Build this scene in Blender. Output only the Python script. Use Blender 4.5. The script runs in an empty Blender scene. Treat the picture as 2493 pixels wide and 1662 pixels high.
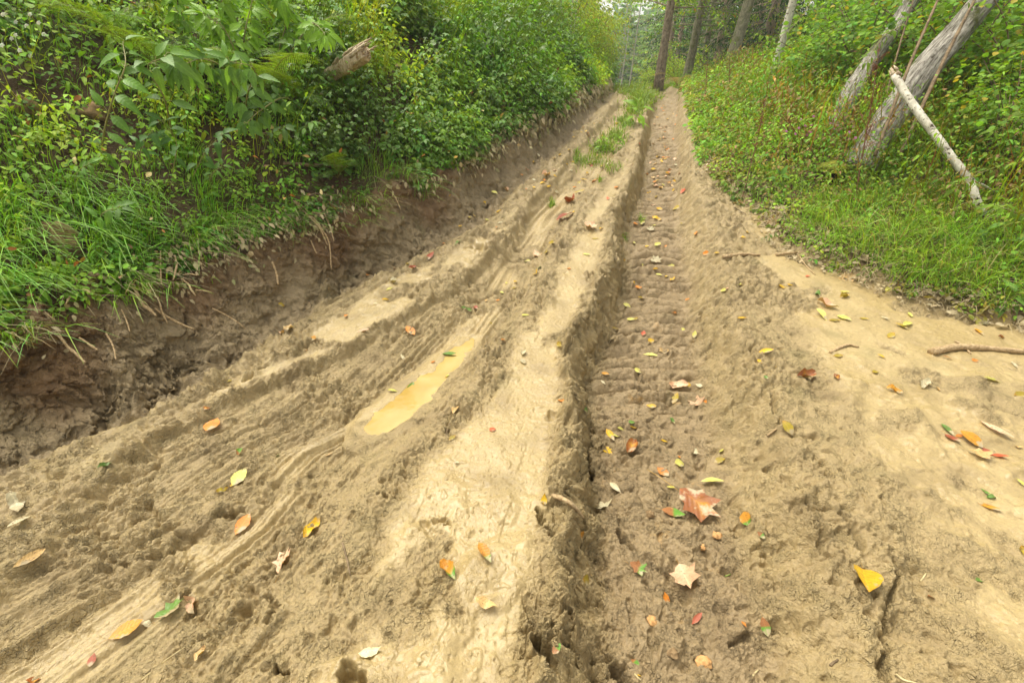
import bpy, math, random
import numpy as np
from mathutils import Vector, Matrix

# ------------------------------------------------------------------ camera, sky, sun, exposure
scene = bpy.context.scene
COL = scene.collection
CAM_H, PITCH, LENS = 1.5, math.radians(30.0), 16.0
cam_data = bpy.data.cameras.new('camera')
cam_data.lens = LENS; cam_data.sensor_width = 36.0
cam_data.clip_start = 0.05; cam_data.clip_end = 2000.0
cam = bpy.data.objects.new('camera', cam_data)
COL.objects.link(cam)
cam.location = (0, 0, CAM_H)
cam.rotation_euler = (math.radians(90) - PITCH, 0, 0)
scene.camera = cam

SUN_EL, SUN_AZ = math.radians(66), math.radians(-50)      # azimuth from +Y, clockwise
world = bpy.data.worlds.new('World'); scene.world = world
world.use_nodes = True
nt = world.node_tree; nt.nodes.clear()
wo = nt.nodes.new('ShaderNodeOutputWorld'); bg = nt.nodes.new('ShaderNodeBackground')
sky = nt.nodes.new('ShaderNodeTexSky'); sky.sky_type = 'NISHITA'; sky.sun_disc = False
sky.sun_elevation = SUN_EL; sky.sun_rotation = SUN_AZ
sky.air_density = 1.0; sky.dust_density = 4.0; sky.ozone_density = 1.0
hs = nt.nodes.new('ShaderNodeHueSaturation'); hs.inputs['Saturation'].default_value = 0.22
tint = nt.nodes.new('ShaderNodeMixRGB'); tint.blend_type = 'MULTIPLY'; tint.inputs[0].default_value = 1.0
tint.inputs[2].default_value = (1.0, 0.96, 0.87, 1)        # thin overcast: near-white, a little warm
nt.links.new(sky.outputs[0], hs.inputs['Color']); nt.links.new(hs.outputs[0], tint.inputs[1])
nt.links.new(tint.outputs[0], bg.inputs[0]); nt.links.new(bg.outputs[0], wo.inputs[0])
bg.inputs[1].default_value = 0.14
sl = bpy.data.lights.new('sun', 'SUN'); sl.energy = 1.5; sl.angle = math.radians(40); sl.color = (1.0, 0.95, 0.84)
so = bpy.data.objects.new('sun', sl); COL.objects.link(so)
sd = Vector((math.sin(SUN_AZ)*math.cos(SUN_EL), math.cos(SUN_AZ)*math.cos(SUN_EL), math.sin(SUN_EL)))
so.rotation_euler = sd.to_track_quat('Z', 'Y').to_euler(); so.location = sd*30
vs = scene.view_settings
vs.view_transform = 'Standard'; vs.look = 'None'; vs.gamma = 1; vs.use_curve_mapping = False
vs.exposure = 1.2
scene.cycles.use_denoising = True
scene.cycles.max_bounces = 6; scene.cycles.diffuse_bounces = 4; scene.cycles.transmission_bounces = 3
scene.cycles.glossy_bounces = 2; scene.cycles.transparent_max_bounces = 4; scene.cycles.volume_bounces = 1
scene.cycles.caustics_reflective = False; scene.cycles.caustics_refractive = False

rng = np.random.default_rng(7)
random.seed(7)

# ------------------------------------------------------------------ numeric helpers
W_PX, H_PX = 2493.0, 1662.0
F_PX = LENS/36.0*W_PX
SP, CP = math.sin(PITCH), math.cos(PITCH)

def ray(u, v):
    """view direction through a point of the photograph (forward component 1)"""
    u = np.asarray(u, float); v = np.asarray(v, float)
    xc = (u - W_PX/2)/F_PX; yc = -(v - H_PX/2)/F_PX
    return xc, CP + yc*SP, -SP + yc*CP

def project(x, y, z):
    d = y*CP - (z - CAM_H)*SP
    up = y*SP + (z - CAM_H)*CP
    d = np.where(d < 0.02, 0.02, d)
    return W_PX/2 + x/d*F_PX, H_PX/2 - up/d*F_PX, d

_perm = np.random.default_rng(11).permutation(256).astype(np.int32)
_perm = np.concatenate([_perm, _perm])
_ang = np.random.default_rng(5).uniform(0, 2*np.pi, 256).astype(np.float32)
_gx, _gy = np.cos(_ang), np.sin(_ang)

def perlin(x, y, seed=0):
    """gradient noise, about -0.7 .. 0.7"""
    x = np.asarray(x, np.float32) + seed*17.31; y = np.asarray(y, np.float32) + seed*9.77
    xi = np.floor(x); yi = np.floor(y)
    fx = x - xi; fy = y - yi
    a = xi.astype(np.int32) & 255; b = yi.astype(np.int32) & 255
    a1 = (a + 1) & 255; b1 = (b + 1) & 255
    ux = fx*fx*fx*(fx*(fx*6 - 15) + 10); uy = fy*fy*fy*(fy*(fy*6 - 15) + 10)
    def g(i, j, dx, dy):
        h = _perm[_perm[i] + j]
        return _gx[h]*dx + _gy[h]*dy
    n00 = g(a, b, fx, fy); n10 = g(a1, b, fx - 1, fy)
    n01 = g(a, b1, fx, fy - 1); n11 = g(a1, b1, fx - 1, fy - 1)
    p = n00 + ux*(n10 - n00); q = n01 + ux*(n11 - n01)
    return (p + uy*(q - p))*1.4

def fbm(x, y, octv=4, seed=0, gain=0.5):
    s = 0; a = 1.0
    for k in range(octv):
        s = s + a*perlin(x*2**k, y*2**k, seed + k*3); a *= gain
    return s

def billow(x, y, octv=3, seed=0, gain=0.5):
    """rounded lumps with sharp creases between them, about 0..1"""
    s = 0; a = 1.0; t = 0
    for k in range(octv):
        s = s + a*np.abs(perlin(x*2.07**k, y*2.07**k, seed + k*5)); t += a; a *= gain
    return s/t*1.8

def worley(x, y, seed=0):
    """F1 and F2 of scattered cell points"""
    x = np.asarray(x, np.float32) + seed*13.7; y = np.asarray(y, np.float32) + seed*7.9
    xi = np.floor(x).astype(np.int32); yi = np.floor(y).astype(np.int32)
    f1 = np.full(x.shape, 9., np.float32); f2 = f1.copy()
    for i in (-1, 0, 1):
        for j in (-1, 0, 1):
            a = (xi + i) & 255; b = (yi + j) & 255
            h = _perm[_perm[a] + b]
            d = np.hypot(xi + i + .5 + .48*_gx[h] - x, yi + j + .5 + .48*_gy[_perm[h]] - y)
            f2 = np.minimum(f2, np.maximum(f1, d)); f1 = np.minimum(f1, d)
    return f1, f2

def sstep(a, b, x):
    t = np.clip((x - a)/(b - a), 0, 1)
    return t*t*(3 - 2*t)

def interp_ext(y, ys, xs):
    """linear interpolation that goes on straight beyond both ends"""
    r = np.interp(y, ys, xs)
    s0 = (xs[1] - xs[0])/(ys[1] - ys[0]); s1 = (xs[-1] - xs[-2])/(ys[-1] - ys[-2])
    r = np.where(y < ys[0], xs[0] + (y - ys[0])*s0, r)
    return np.where(y > ys[-1], xs[-1] + (y - ys[-1])*s1, r)

# ------------------------------------------------------------------ the lie of the land
_zy = np.array([-400, -30, -4, 0, 1, 2, 3, 4, 5.6, 7.5, 9.6, 12, 14, 16.5, 20, 26, 40, 70, 120, 220, 400.])
_zz = np.array([-40, -3, -.3, 0, 0, .02, .10, .27, .58, .87, 1.08, 1.22, 1.26, 1.18, .8, 0.0, -2.0, -5, -6, 4, 20.])
_ty = np.linspace(-40, 60, 2001); _tz = np.interp(_ty, _zy, _zz)
_tz = np.convolve(np.pad(_tz, 12, mode='edge'), np.ones(25)/25, mode='valid')
def zroad(y):
    return np.where((y > -38) & (y < 58), np.interp(y, _ty, _tz), np.interp(y, _zy, _zz))

def unproject_road(pts):
    """points of the photograph laid on the smooth road surface -> (y, x) sorted by y"""
    out = []
    for u, v in pts:
        dx, dy, dz = ray(u, v)
        t = np.linspace(0.6, 40, 40000)
        h = CAM_H + t*dz - zroad(t*dy)
        i = int(np.argmax(h < 0)) if (h < 0).any() else int(np.argmin(np.abs(h)))
        out.append((float(t[i]*dy), float(t[i]*dx)))
    out.sort()
    ys, xs = [], []
    for a, b in out:
        if not ys or a > ys[-1] + 0.03:
            ys.append(a); xs.append(b)
    return np.array(ys), np.array(xs)

EDGE = [(0,1193),(140,1130),(265,1071),(456,981),(594,890),(774,779),(901,700),(1060,625),(1177,551),(1304,435),(1421,329),(1484,254),(1500,238)]
LEDGE = [(0,1440),(200,1240),(370,1080),(540,990),(720,905),(880,835),(975,775),(1070,720),(1180,625),(1290,500),(1370,410),(1425,335),(1480,260),(1500,238)]
TRACK = [(60,1620),(270,1470),(560,1260),(742,1070),(912,990),(1040,890),(1130,800),(1205,705),(1262,600),(1330,505),(1420,420),(1482,340),(1515,262),(1525,238)]
RIDGE = [(640,1640),(800,1420),(900,1250),(1010,1110),(1130,1000),(1185,900),(1235,820),(1300,720),(1370,600),(1440,480),(1510,380),(1540,300),(1550,255),(1562,238)]
PLATE = [(1320,1662),(1360,1480),(1385,1250),(1405,1060),(1385,900),(1420,790),(1475,660),(1500,560),(1520,480),(1545,400),(1565,320),(1580,260),(1590,238)]
RUT_L = [(1500,1662),(1480,1480),(1470,1250),(1465,1060),(1450,900),(1492,790),(1522,660),(1542,560),(1553,480),(1572,400),(1588,320),(1600,260),(1608,238)]
RUT_R = [(1930,1662),(1860,1480),(1800,1250),(1765,1060),(1730,900),(1700,790),(1680,660),(1665,560),(1655,480),(1650,400),(1648,320),(1650,260),(1652,238)]
SHOUL = [(2170,1662),(2100,1480),(2010,1250),(1930,1060),(1860,900),(1810,790),(1760,660),(1740,560),(1715,480),(1692,400),(1676,320),(1668,260),(1664,238)]
VERGE = [(2493,800),(2350,770),(2200,725),(2060,668),(1950,625),(1880,565),(1830,515),(1760,465),(1705,400),(1690,330),(1680,270),(1672,238)]
_K = {k: unproject_road(v) for k, v in dict(E=EDGE, L=LEDGE, T=TRACK, R=RIDGE, P=PLATE, F=RUT_L, G=RUT_R, S=SHOUL, V=VERGE).items()}
def KX(k, y):
    ys, xs = _K[k]
    r = interp_ext(np.clip(y, -1.5, 400), ys, xs)
    # past the crest every line runs on side by side
    y1 = ys[-1]
    return np.where(y > y1, xs[-1] + (y - y1)*0.22, r)

# puddle outline (from the photograph, on the road)
PUD = [(1148,822),(1126,832),(1085,850),(1064,878),(1038,902),(996,925),(966,942),(944,968),(905,990),(884,1022),(880,1046),(912,1058),(958,1050),(1000,1024),(1030,1004),(1062,984),(1076,950),(1100,918),(1126,886),(1150,852)]
_pw = []
for u, v in PUD:
    dx, dy, dz = ray(u, v); t = (CAM_H + 0.025)/-dz
    _pw.append((float(t*dx), float(t*dy)))
PUD_W = np.array(_pw); PUD_Z = -0.025
_ax = PUD_W[0] - PUD_W[10]; _ax /= np.linalg.norm(_ax); _c = PUD_W.mean(0); _pn = np.array([-_ax[1], _ax[0]])
PUD_W = _c + np.outer((PUD_W - _c) @ _ax, _ax) + .74*np.outer((PUD_W - _c) @ _pn, _pn)

def sd_poly(x, y, poly):
    """signed distance to a closed outline, negative inside"""
    d = np.full(x.shape, 1e9); inside = np.zeros(x.shape, bool)
    n = len(poly)
    for i in range(n):
        ax, ay = poly[i]; bx, by = poly[(i + 1) % n]
        ex, ey = bx - ax, by - ay; wx, wy = x - ax, y - ay
        t = np.clip((wx*ex + wy*ey)/(ex*ex + ey*ey + 1e-12), 0, 1)
        d = np.minimum(d, (wx - ex*t)**2 + (wy - ey*t)**2)
        c = ((ay > y) != (by > y)) & (x < (bx - ax)*(y - ay)/((by - ay) + 1e-12) + ax)
        inside ^= c
    d = np.sqrt(d)
    return np.where(inside, -d, d)

def bank_wh(y):
    w = np.interp(y, [0, 1.2, 2.5, 4, 6, 9, 13, 15], [.62, .60, .54, .46, .38, .30, .22, .15])
    h = np.interp(y, [0, 1.2, 2.5, 4, 6, 9, 13, 15], [.44, .44, .40, .37, .32, .26, .2, .12])
    return w, h

# narrow cracks and small dents in the mud: photo points, depth, half width (metres)
def _flat(u, v, z=0.0):
    dx, dy, dz = ray(u, v); t = 1.5
    for _ in range(12):
        t = (CAM_H - float(zroad(t*dy)) - z)/-dz
    return float(t*dx), float(t*dy)
CRACKS = [([(2175,1365),(2185,1395),(2170,1440),(2150,1475),(2163,1520),(2150,1540),(2160,1580),(2150,1625),(2165,1662)], .055, .010),
          ([(1965,1215),(1985,1255),(2000,1300),(1995,1340)], .03, .008),
          ([(2045,1260),(2075,1300),(2095,1340)], .035, .010),
          ([(1880,960),(1890,1000),(1905,1030)], .04, .010),
          ([(2140,1180),(2150,1250)], .02, .008),
          ([(1310,1245),(1325,1280),(1345,1310)], .06, .016),
          ([(1520,1215),(1535,1255),(1560,1275)], .07, .018),
          ([(1310,1560),(1325,1590),(1345,1625)], .12, .018),
          ([(1505,1560),(1530,1600),(1545,1640)], .10, .022),
          ([(1385,1500),(1395,1530),(1380,1570)], .05, .012),
          ([(520,1225),(545,1213),(580,1216)], .05, .012),
          ([(1430,980),(1450,1060),(1460,1090)], .05, .014),
          ([(240,1330),(300,1345),(370,1325)], .03, .012),
          ([(600,940),(680,880),(760,850)], .03, .010),
          ([(640,1440),(670,1480),(650,1520)], .03, .012),
          ([(850,1640),(880,1655)], .07, .02), ([(672,1632),(690,1640)], .07, .016), ([(920,1210),(940,1215)], .03, .01),
          ([(1855,1480),(1830,1500),(1800,1515)], .03, .012), ([(2080,1420),(2090,1470)], .02, .008)]
DENTS = [(1035,1278,.022,.020),(1060,1268,.022,.014),(1078,1265,.024,.012),(1090,1270,.020,.012),(1050,1295,.016,.026),
         (1160,605,.05,.05),(1175,612,.04,.05),(560,1222,.06,.035),(1345,1010,.03,.03),(1705,1060,.02,.05),
         (770,1160,.03,.05),(740,1185,.03,.05),(1395,860,.04,.04)]
_cr = []
for pts, dep, wd in CRACKS:
    p2 = [_flat(*p) for p in pts]
    fine = []
    rr = random.Random(len(_cr) + 3)
    for (x0, y0), (x1, y1) in zip(p2[:-1], p2[1:]):
        n = max(2, int(math.hypot(x1 - x0, y1 - y0)/.03))
        for i in range(n):
            t = i/n
            fine.append((x0 + (x1 - x0)*t + rr.uniform(-.006, .006), y0 + (y1 - y0)*t + rr.uniform(-.006, .006)))
    fine.append(p2[-1]); _cr.append((np.array(fine), dep, wd))
_dn = [(*_flat(u, v), d, r) for u, v, d, r in DENTS]

def lateral(x, y):
    """road coordinate that runs with the ruts"""
    k = [KX(c, y) for c in 'ETPGV']; c = [0, .6, 1.35, 2.2, 3.3]
    out = (x - k[0])*1.0
    for i in range(4):
        w = np.maximum(k[i+1] - k[i], .02)
        out = np.where(x > k[i], c[i] + (x - k[i])/w*(c[i+1] - c[i]), out)
    return np.where(x > k[4], c[4] + (x - k[4]), out)

def land(x, y, fine=True, masks=False):
    """height of the ground; with masks also how smooth the mud is etc."""
    x = np.asarray(x, np.float64); y = np.asarray(y, np.float64)
    yy = y
    near = np.clip(1 - (np.hypot(x, y) - 18)/8, 0, 1)      # detail only where it can be seen
    wob = (fbm(x*1.1, y*1.1, 3, 2)*.07 + fbm(x*7, y*7, 3, 4)*.022)*near
    xw = x + wob*np.interp(y, [0, 3, 8, 14], [1, 1, .7, .45])
    zr = zroad(yy)
    E, L, T, R, P, F, G, S, V = (KX(c, yy) for c in 'ELTRPFGSV')
    # keep the lines in order
    L = np.maximum(L, E + .12); T = np.maximum(T, L + .1); R = np.maximum(R, T + .12); P = np.maximum(P, R + .04)
    F = np.maximum(P + (F - P)*.85, P + .06); G = np.maximum(G, F + .25); S = np.maximum(S, G + .1); V = np.maximum(V, S + .05)
    bw, bh = bank_wh(yy)
    rd = np.interp(yy, [0, .8, 1.3, 1.9, 3, 5, 9, 13], [.12, .15, .21, .26, .27, .25, .19, .09])
    td = np.interp(yy, [0, 1, 2, 4, 8, 13], [.05, .06, .085, .08, .06, .03])
    D0 = E - .10 - .04; D1 = D0 - .06; W0 = E - .14 - bw
    h = np.zeros_like(xw)
    # right of the shoulder
    dV = np.maximum(xw - V, 0)
    rise = np.minimum(dV*np.interp(yy, [3, 5, 9, 14], [.15, .125, .105, .095]), 1.5)
    rise = np.where(dV > 14, rise - np.minimum((dV - 14)*.12, 3), rise)
    def st(a, b, lo, hi, cur):
        return cur + (hi - lo)*sstep(a, b, xw)
    h = -.03 + np.zeros_like(xw)                              # ditch floor
    h = st(D0, E + .05, -.03, .03, h)                         # up to the shelf edge
    h = st(L - .015, L + .045, .035, -.03, h)                  # ledge
    h = st(L + .03, T - .10, -.03, -td - .015, h)
    h = st(T + .13, R, -td - .015, .02, h)
    h = st(R, R + .1, .02, .005, h)
    h = st(P - .02, F, .005, -rd, h)
    h = st(G - .05, S, -rd, 0.0, h)
    h = h + .035*np.exp(-((xw - S)/.12)**2)*np.interp(yy, [1, 2, 5], [.2, .6, 1])
    h = h + sstep(V - .05, V + .15, xw)*.06 + rise
    # the cut bank and the slope above it
    dW = np.maximum(W0 - xw, 0)
    wall = sstep(0, 1, (D1 - xw)/np.maximum(D1 - W0, .05))
    t = np.clip((D1 - xw)/np.maximum(D1 - W0, .05), 0, 1)
    wall = .35*t + .65*t**.75*sstep(0, .9, t)
    h = h + wall*(bh + .03) + 3.6*(1 - np.exp(-dW*.66/3.6))
    hb = h
    lat = lateral(x, yy)
    pw = sstep(P - .05, P + .02, xw)*(1 - sstep(F - .02, F + .08, xw))
    # where the bank ends past the crest the land drops to a meadow and a valley
    z = zr + h
    endb = sstep(13.2, 15.5, y - .3*(x - 2))
    z = np.where(x < P, z*(1 - endb) + endb*(zr + np.minimum(np.maximum(E - x - 1, 0)*.10, 2)), z)
    # --- mud character
    inroad = sstep(D0 - .02, D0 + .06, xw)*(1 - sstep(V - .05, V + .1, xw))*(1 - sstep(14.0, 15.0, y))
    n1 = fbm(x*1.7, y*1.7, 3, 21); n2 = fbm(x*5, y*5, 3, 31)
    bandA = sstep(E + .08, E + .22, xw)*(1 - sstep(L - .10, L - .0, xw))*sstep(1.1, 1.9, y)
    bandB = sstep(R + .02, R + .22, xw)*(1 - sstep(P - .16, P - .02, xw))
    bandC = sstep(S + .22, S + .5, xw)
    floorT = np.exp(-((xw - T)/.15)**4)*sstep(-.6, .0, n1 + .25*np.sin(y*3.1))
    smooth = np.clip(bandA*1.15 + bandB*1.1 + bandC*1.0 + floorT*.8, 0, 1)
    smooth = smooth*sstep(-.5, .05, n1*1.2 + n2*.6 + (smooth - .5)*.6 + .05 - .35*bandB*(1 - sstep(1.2, 1.9, y)) - .25*bandC*(1 - sstep(1.6, 2.4, y)))
    lumpy = sstep(S + .1, S + .4, xw)*(1 - sstep(2.0, 2.6, y))        # lower right: swollen wet lumps
    lumpy = np.maximum(lumpy, bandB*(1 - sstep(1.15, 1.6, y)))
    lumpy = np.maximum(lumpy, (1 - sstep(L - .1, L + .1, xw))*(1 - sstep(1.0, 1.5, y))*.8)
    smooth = smooth*inroad
    rutm = sstep(F - .05, F + .08, xw)*(1 - sstep(G - .05, G + .12, xw))
    wallm = (1 - sstep(D0 - .05, D0 + .1, xw))*sstep(0, .12, .14 + dW*0 + (xw - W0))
    if masks or fine:
        rough = (1 - smooth)*inroad
        det = near
        det2 = np.clip(1.25 - np.hypot(x, y)/12, .45, 1)
        # lumps and clods
        wx = x + perlin(x*9, y*9, 60)*.03; wy = y + perlin(x*9, y*9, 61)*.03
        b1 = billow(wx*6.2, wy*6.2, 3, 41, .55)
        b2 = billow(wx*17, wy*17, 3, 44, .6)
        b3 = billow(wx*48, wy*48, 2, 47, .6)
        zone_ = .30 + .95*sstep(-.35, .45, perlin(x*1.5, y*1.5, 135) + .35*perlin(x*4, y*4, 136))
        c = rough*(b1*.050*zone_ - .016 + (b2 - .35)*.030*zone_ + (b3 - .4)*.0150*det2*(.45 + .6*zone_))
        # torn clay: clods with sharp creases between them
        qx = x + fbm(x*11, y*11, 2, 62)*.028; qy = y + fbm(x*11, y*11, 2, 63)*.028
        f1, f2 = worley(qx*9.5, qy*9.5, 1); g1, g2 = worley(qx*24, qy*24, 2); k1, k2 = worley(qx*58, qy*58, 3)
        zc = sstep(-.25, .3, perlin(x*2.3, y*2.3, 137) + .4*n1)
        cl = (sstep(0, .30, f2 - f1)*.022 - f1*.016)*zc + (sstep(0, .34, g2 - g1)*.0125 - g1*.007)*(.35 + .65*zc) + (sstep(0, .4, k2 - k1)*.0048)*(.4 + .6*zc)*det2
        c = c*.8 + rough*near*(cl - .012)
        nr_ = sstep(P - .1, P + .1, xw)*(1 - sstep(1.7, 2.5, y))
        c = c*(1 - .45*nr_) + nr_*rough*((billow(x*3.4, y*3.4, 2, 138, .4) - .35)*.055 + fbm(x*8, y*8, 2, 139)*.010)
        c = c*(1 - .5*rutm*sstep(1.6, 2.6, y))*(1 + .9*pw)
        # deep pits here and there between clods
        pit = sstep(.36, .58, perlin(x*7.5, y*7.5, 52))*rough; pit2 = sstep(.38, .55, perlin(x*19, y*19, 53))*rough
        c = c - pit*.055*b2 - pit2*.020
        # drag marks along the ruts
        stt = sstep(L - .1, L + .1, xw)*(1 - sstep(R - .1, R + .12, xw))
        s1 = 1.1*perlin(lat*20, y*.8, 71) + .9*(.35 - np.abs(perlin(lat*44, y*1.3, 72))) + .5*perlin(lat*105, y*2.2, 73)
        c = c*(1 - .55*stt*sstep(-.3, .2, perlin(x*2.2, y*2.2, 77))) + stt*s1*.027*near*sstep(-.45, .15, n1 + .2)
        shelf = (1 - sstep(L - .05, L + .05, xw))*inroad
        c = c + shelf*(1 - smooth)*(perlin(lat*17, y*1.3, 74) + .8*perlin(lat*44, y*2.2, 75) + .4*perlin(lat*100, y*3, 76))*.020
        # tyre tread bars across the rut floor
        cx = (xw - .5*(F + G))/np.maximum(G - F, .1)
        per = .125
        ph = (y + .30*cx**2*np.maximum(G - F, .1) + perlin(x*2, y*2, 81)*.05)/per
        bar = np.abs(np.sin(ph*math.pi))**.7
        c = c + rutm*(bar - .6)*.060*(.4 + .9*sstep(-.3, .25, perlin(x*3.1, y*3.1, 82)))*sstep(1.3, 2.3, y)
        ex = sstep(G - .05, G + .1, xw)*(1 - sstep(S - .05, S + .12, xw))
        c = c + ex*(billow(x*9 + y*4, y*13 - x*6, 2, 85) - .4)*.022
        # wet film: faint undulation, fine scratches, the odd pimple
        sm = smooth*(perlin(x*4, y*4, 91)*.008 + perlin(x*15, y*15, 92)*.003 + fbm(x*40, y*40, 2, 133)*.0014 - sstep(.42, .6, perlin(x*60, y*60, 134))*.004 + sstep(.38, .6, perlin(x*26, y*26, 93))*.005
                     - sstep(.45, .62, perlin(lat*34, y*5, 94))*.004)
        lm = lumpy*inroad*(sstep(-.2, .75, perlin(wx*4.5, wy*4.5, 95))*.030 + sstep(-.1, .7, perlin(wx*10, wy*10, 96))*.016*sstep(-.2, .4, n1 + .1) + sstep(.05, .6, perlin(wx*24, wy*24, 97))*.007*sstep(-.1, .4, n2))
        c = c*(1 - .35*lumpy) + lm + sm
        # the pushed-up rim of the right rut and the torn clods along it
        rim = np.exp(-((xw - P + .02)/.055)**2)
        c = c + rim*(.016 + .060*sstep(-.1, .4, perlin(x*6, y*6, 98)) + .03*sstep(-.1, .4, perlin(x*15, y*15, 124)))*np.interp(y, [1, 2, 4, 9], [.6, 1, .8, .5])
        ed = np.exp(-((xw - E)/.06)**2)*(.02 + .035*sstep(-.1, .5, perlin(x*8, y*8, 99)))
        c = c + ed*np.interp(y, [1, 3, 9], [1, .8, .3])
        # wall of the cut: torn earth, some slabs smeared flat by the digger
        wm = np.clip(wallm, 0, 1)*(1 - endb)
        vz = h*1.2
        smear = sstep(.0, .3, perlin(x*1.6 + 3, y*1.6, 104))
        wv = (billow(x*5 + vz, y*5 - vz, 3, 101, .6) - .4)*.12*(1 - .5*smear) + (billow(x*19, y*19, 3, 102, .6) - .4)*.045*(1 - .6*smear) + (billow(x*45, y*45, 2, 103) - .4)*.015 + perlin(lat*14 - vz*9, y*2, 105)*.03*smear
        c = c + wm*wv*np.interp(y, [1, 4, 9, 13], [1, .9, .55, .3])
        # soil and forest floor
        bankm = (dW > 0)*(1 - endb); vergem = sstep(V - .02, V + .1, xw)
        c = c + (bankm + vergem)*near*(fbm(x*2.3, y*2.3, 4, 111)*.06 + (billow(x*9, y*9, 2, 113) - .4)*.03)
        # cracks, dents
        for pl, dep, wd in _cr:
            x0, y0 = pl.min(0) - .1; x1, y1 = pl.max(0) + .1
            m = (x > x0) & (x < x1) & (y > y0) & (y < y1)
            if m.any():
                px, py = x[m], y[m]
                d = np.full(px.shape, 9.0)
                for (ax, ay), (bx2, by2) in zip(pl[:-1], pl[1:]):
                    exx, eyy = bx2 - ax, by2 - ay
                    tt = np.clip(((px - ax)*exx + (py - ay)*eyy)/(exx*exx + eyy*eyy + 1e-9), 0, 1)
                    d = np.minimum(d, np.hypot(px - ax - exx*tt, py - ay - eyy*tt))
                d = np.maximum(d + perlin(px*45, py*45, 122)*.010 + perlin(px*110, py*110, 123)*.004, 0)
                wv2 = wd*(.35 + .9*np.clip(.5 + perlin(px*14, py*14, 120), 0, 1))
                cc = np.zeros_like(x); cc[m] = -dep*np.exp(-(d/wv2)**4) + .010*np.exp(-((d - wv2*2.3)/(wd*1.5))**2)
                c = c + cc
        for dx_, dy_, dep, rad in _dn:
            q = ((x - dx_)**2 + (y - dy_)**2)/(rad*rad)*np.clip(1.1 + 1.6*perlin(x/rad*.9 + dx_*9, y/rad*.9, 121), .3, 3)
            c = c - dep*np.exp(-q**1.6) + dep*.10*np.exp(-(np.sqrt(q) - 1.5)**2*5)
        z = z + c
        # puddle bowl
        m = (x > -1.3) & (x < .3) & (y > 1.0) & (y < 3.4)
        if m.any():
            sd = sd_poly(x[m], y[m], PUD_W)
            sd = sd + perlin(x[m]*9, y[m]*9, 131)*.032 + perlin(x[m]*30, y[m]*30, 132)*.012 + .006
            tgt = PUD_Z + np.where(sd < 0, np.maximum(sd*.55, -.035), sd*.45) - .001
            w = sstep(.10, .0, sd)
            z2 = z.copy(); z2[m] = z[m]*(1 - w) + tgt*w
            z2[m] = np.where((sd > .004) & (sd < .12), np.maximum(z2[m], PUD_Z + .003 - np.maximum(sd - .05, 0)*.6), z2[m])
            z = z2
            bl = np.zeros_like(x); bl[m] = sstep(.018, 0, sd); smooth = np.maximum(smooth, bl)
    if masks:
        return z, dict(smooth=smooth, rut=rutm, wall=np.clip(wallm, 0, 1)*(1 - endb), lumpy=lumpy*inroad, pw=pw*inroad, inroad=inroad, dW=dW*(1-endb), dV=dV, xw=xw, W0=W0, D1=D1, V=V, endb=endb, hb=hb)
    return z

def march(u, v, h=0.0, tmax=60.0, fine=False, off=0.0):
    """where the view ray through photo point (u, v) meets the ground raised by h"""
    u = np.atleast_1d(np.asarray(u, float)); v = np.atleast_1d(np.asarray(v, float))
    dx, dy, dz = ray(u, v)
    ts = np.concatenate([np.linspace(.8, 6, 700), np.linspace(6.02, tmax, 900)])
    X = dx[:, None]*ts; Y = dy[:, None]*ts; Z = CAM_H + dz[:, None]*ts
    hh = np.broadcast_to(np.asarray(h, float).reshape(-1, 1) if np.ndim(h) else np.array([[h]]), X.shape)
    G = land(X.ravel(), Y.ravel(), fine=fine).reshape(X.shape) + hh
    below = Z < G
    i = np.where(below.any(1), below.argmax(1), len(ts) - 1)
    i = np.maximum(i, 1); r = np.arange(len(u))
    a = Z[r, i-1] - G[r, i-1]; b = Z[r, i] - G[r, i]
    w = np.clip(a/np.where(np.abs(a - b) < 1e-9, 1, a - b), 0, 1)
    t = ts[i-1] + (ts[i] - ts[i-1])*w
    return np.stack([dx*t, dy*t, CAM_H + dz*t], 1)

def land_normal(x, y, e=.03, fine=False):
    zx = (land(x + e, y, fine) - land(x - e, y, fine))/(2*e); zy = (land(x, y + e, fine) - land(x, y - e, fine))/(2*e)
    n = np.stack([-zx, -zy, np.ones_like(zx)], -1)
    return n/np.linalg.norm(n, axis=-1, keepdims=True)

# ------------------------------------------------------------------ object helpers
def tag(o, label=None, cat=None, group=None, kind=None):
    if label: o['label'] = label
    if cat: o['category'] = cat
    if group: o['group'] = group
    if kind: o['kind'] = kind
    return o

def empty(name, loc=(0, 0, 0), rz=0.0):
    o = bpy.data.objects.new(name, None); o.empty_display_size = .1
    COL.objects.link(o); o.location = loc; o.rotation_euler = (0, 0, rz)
    return o

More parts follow.
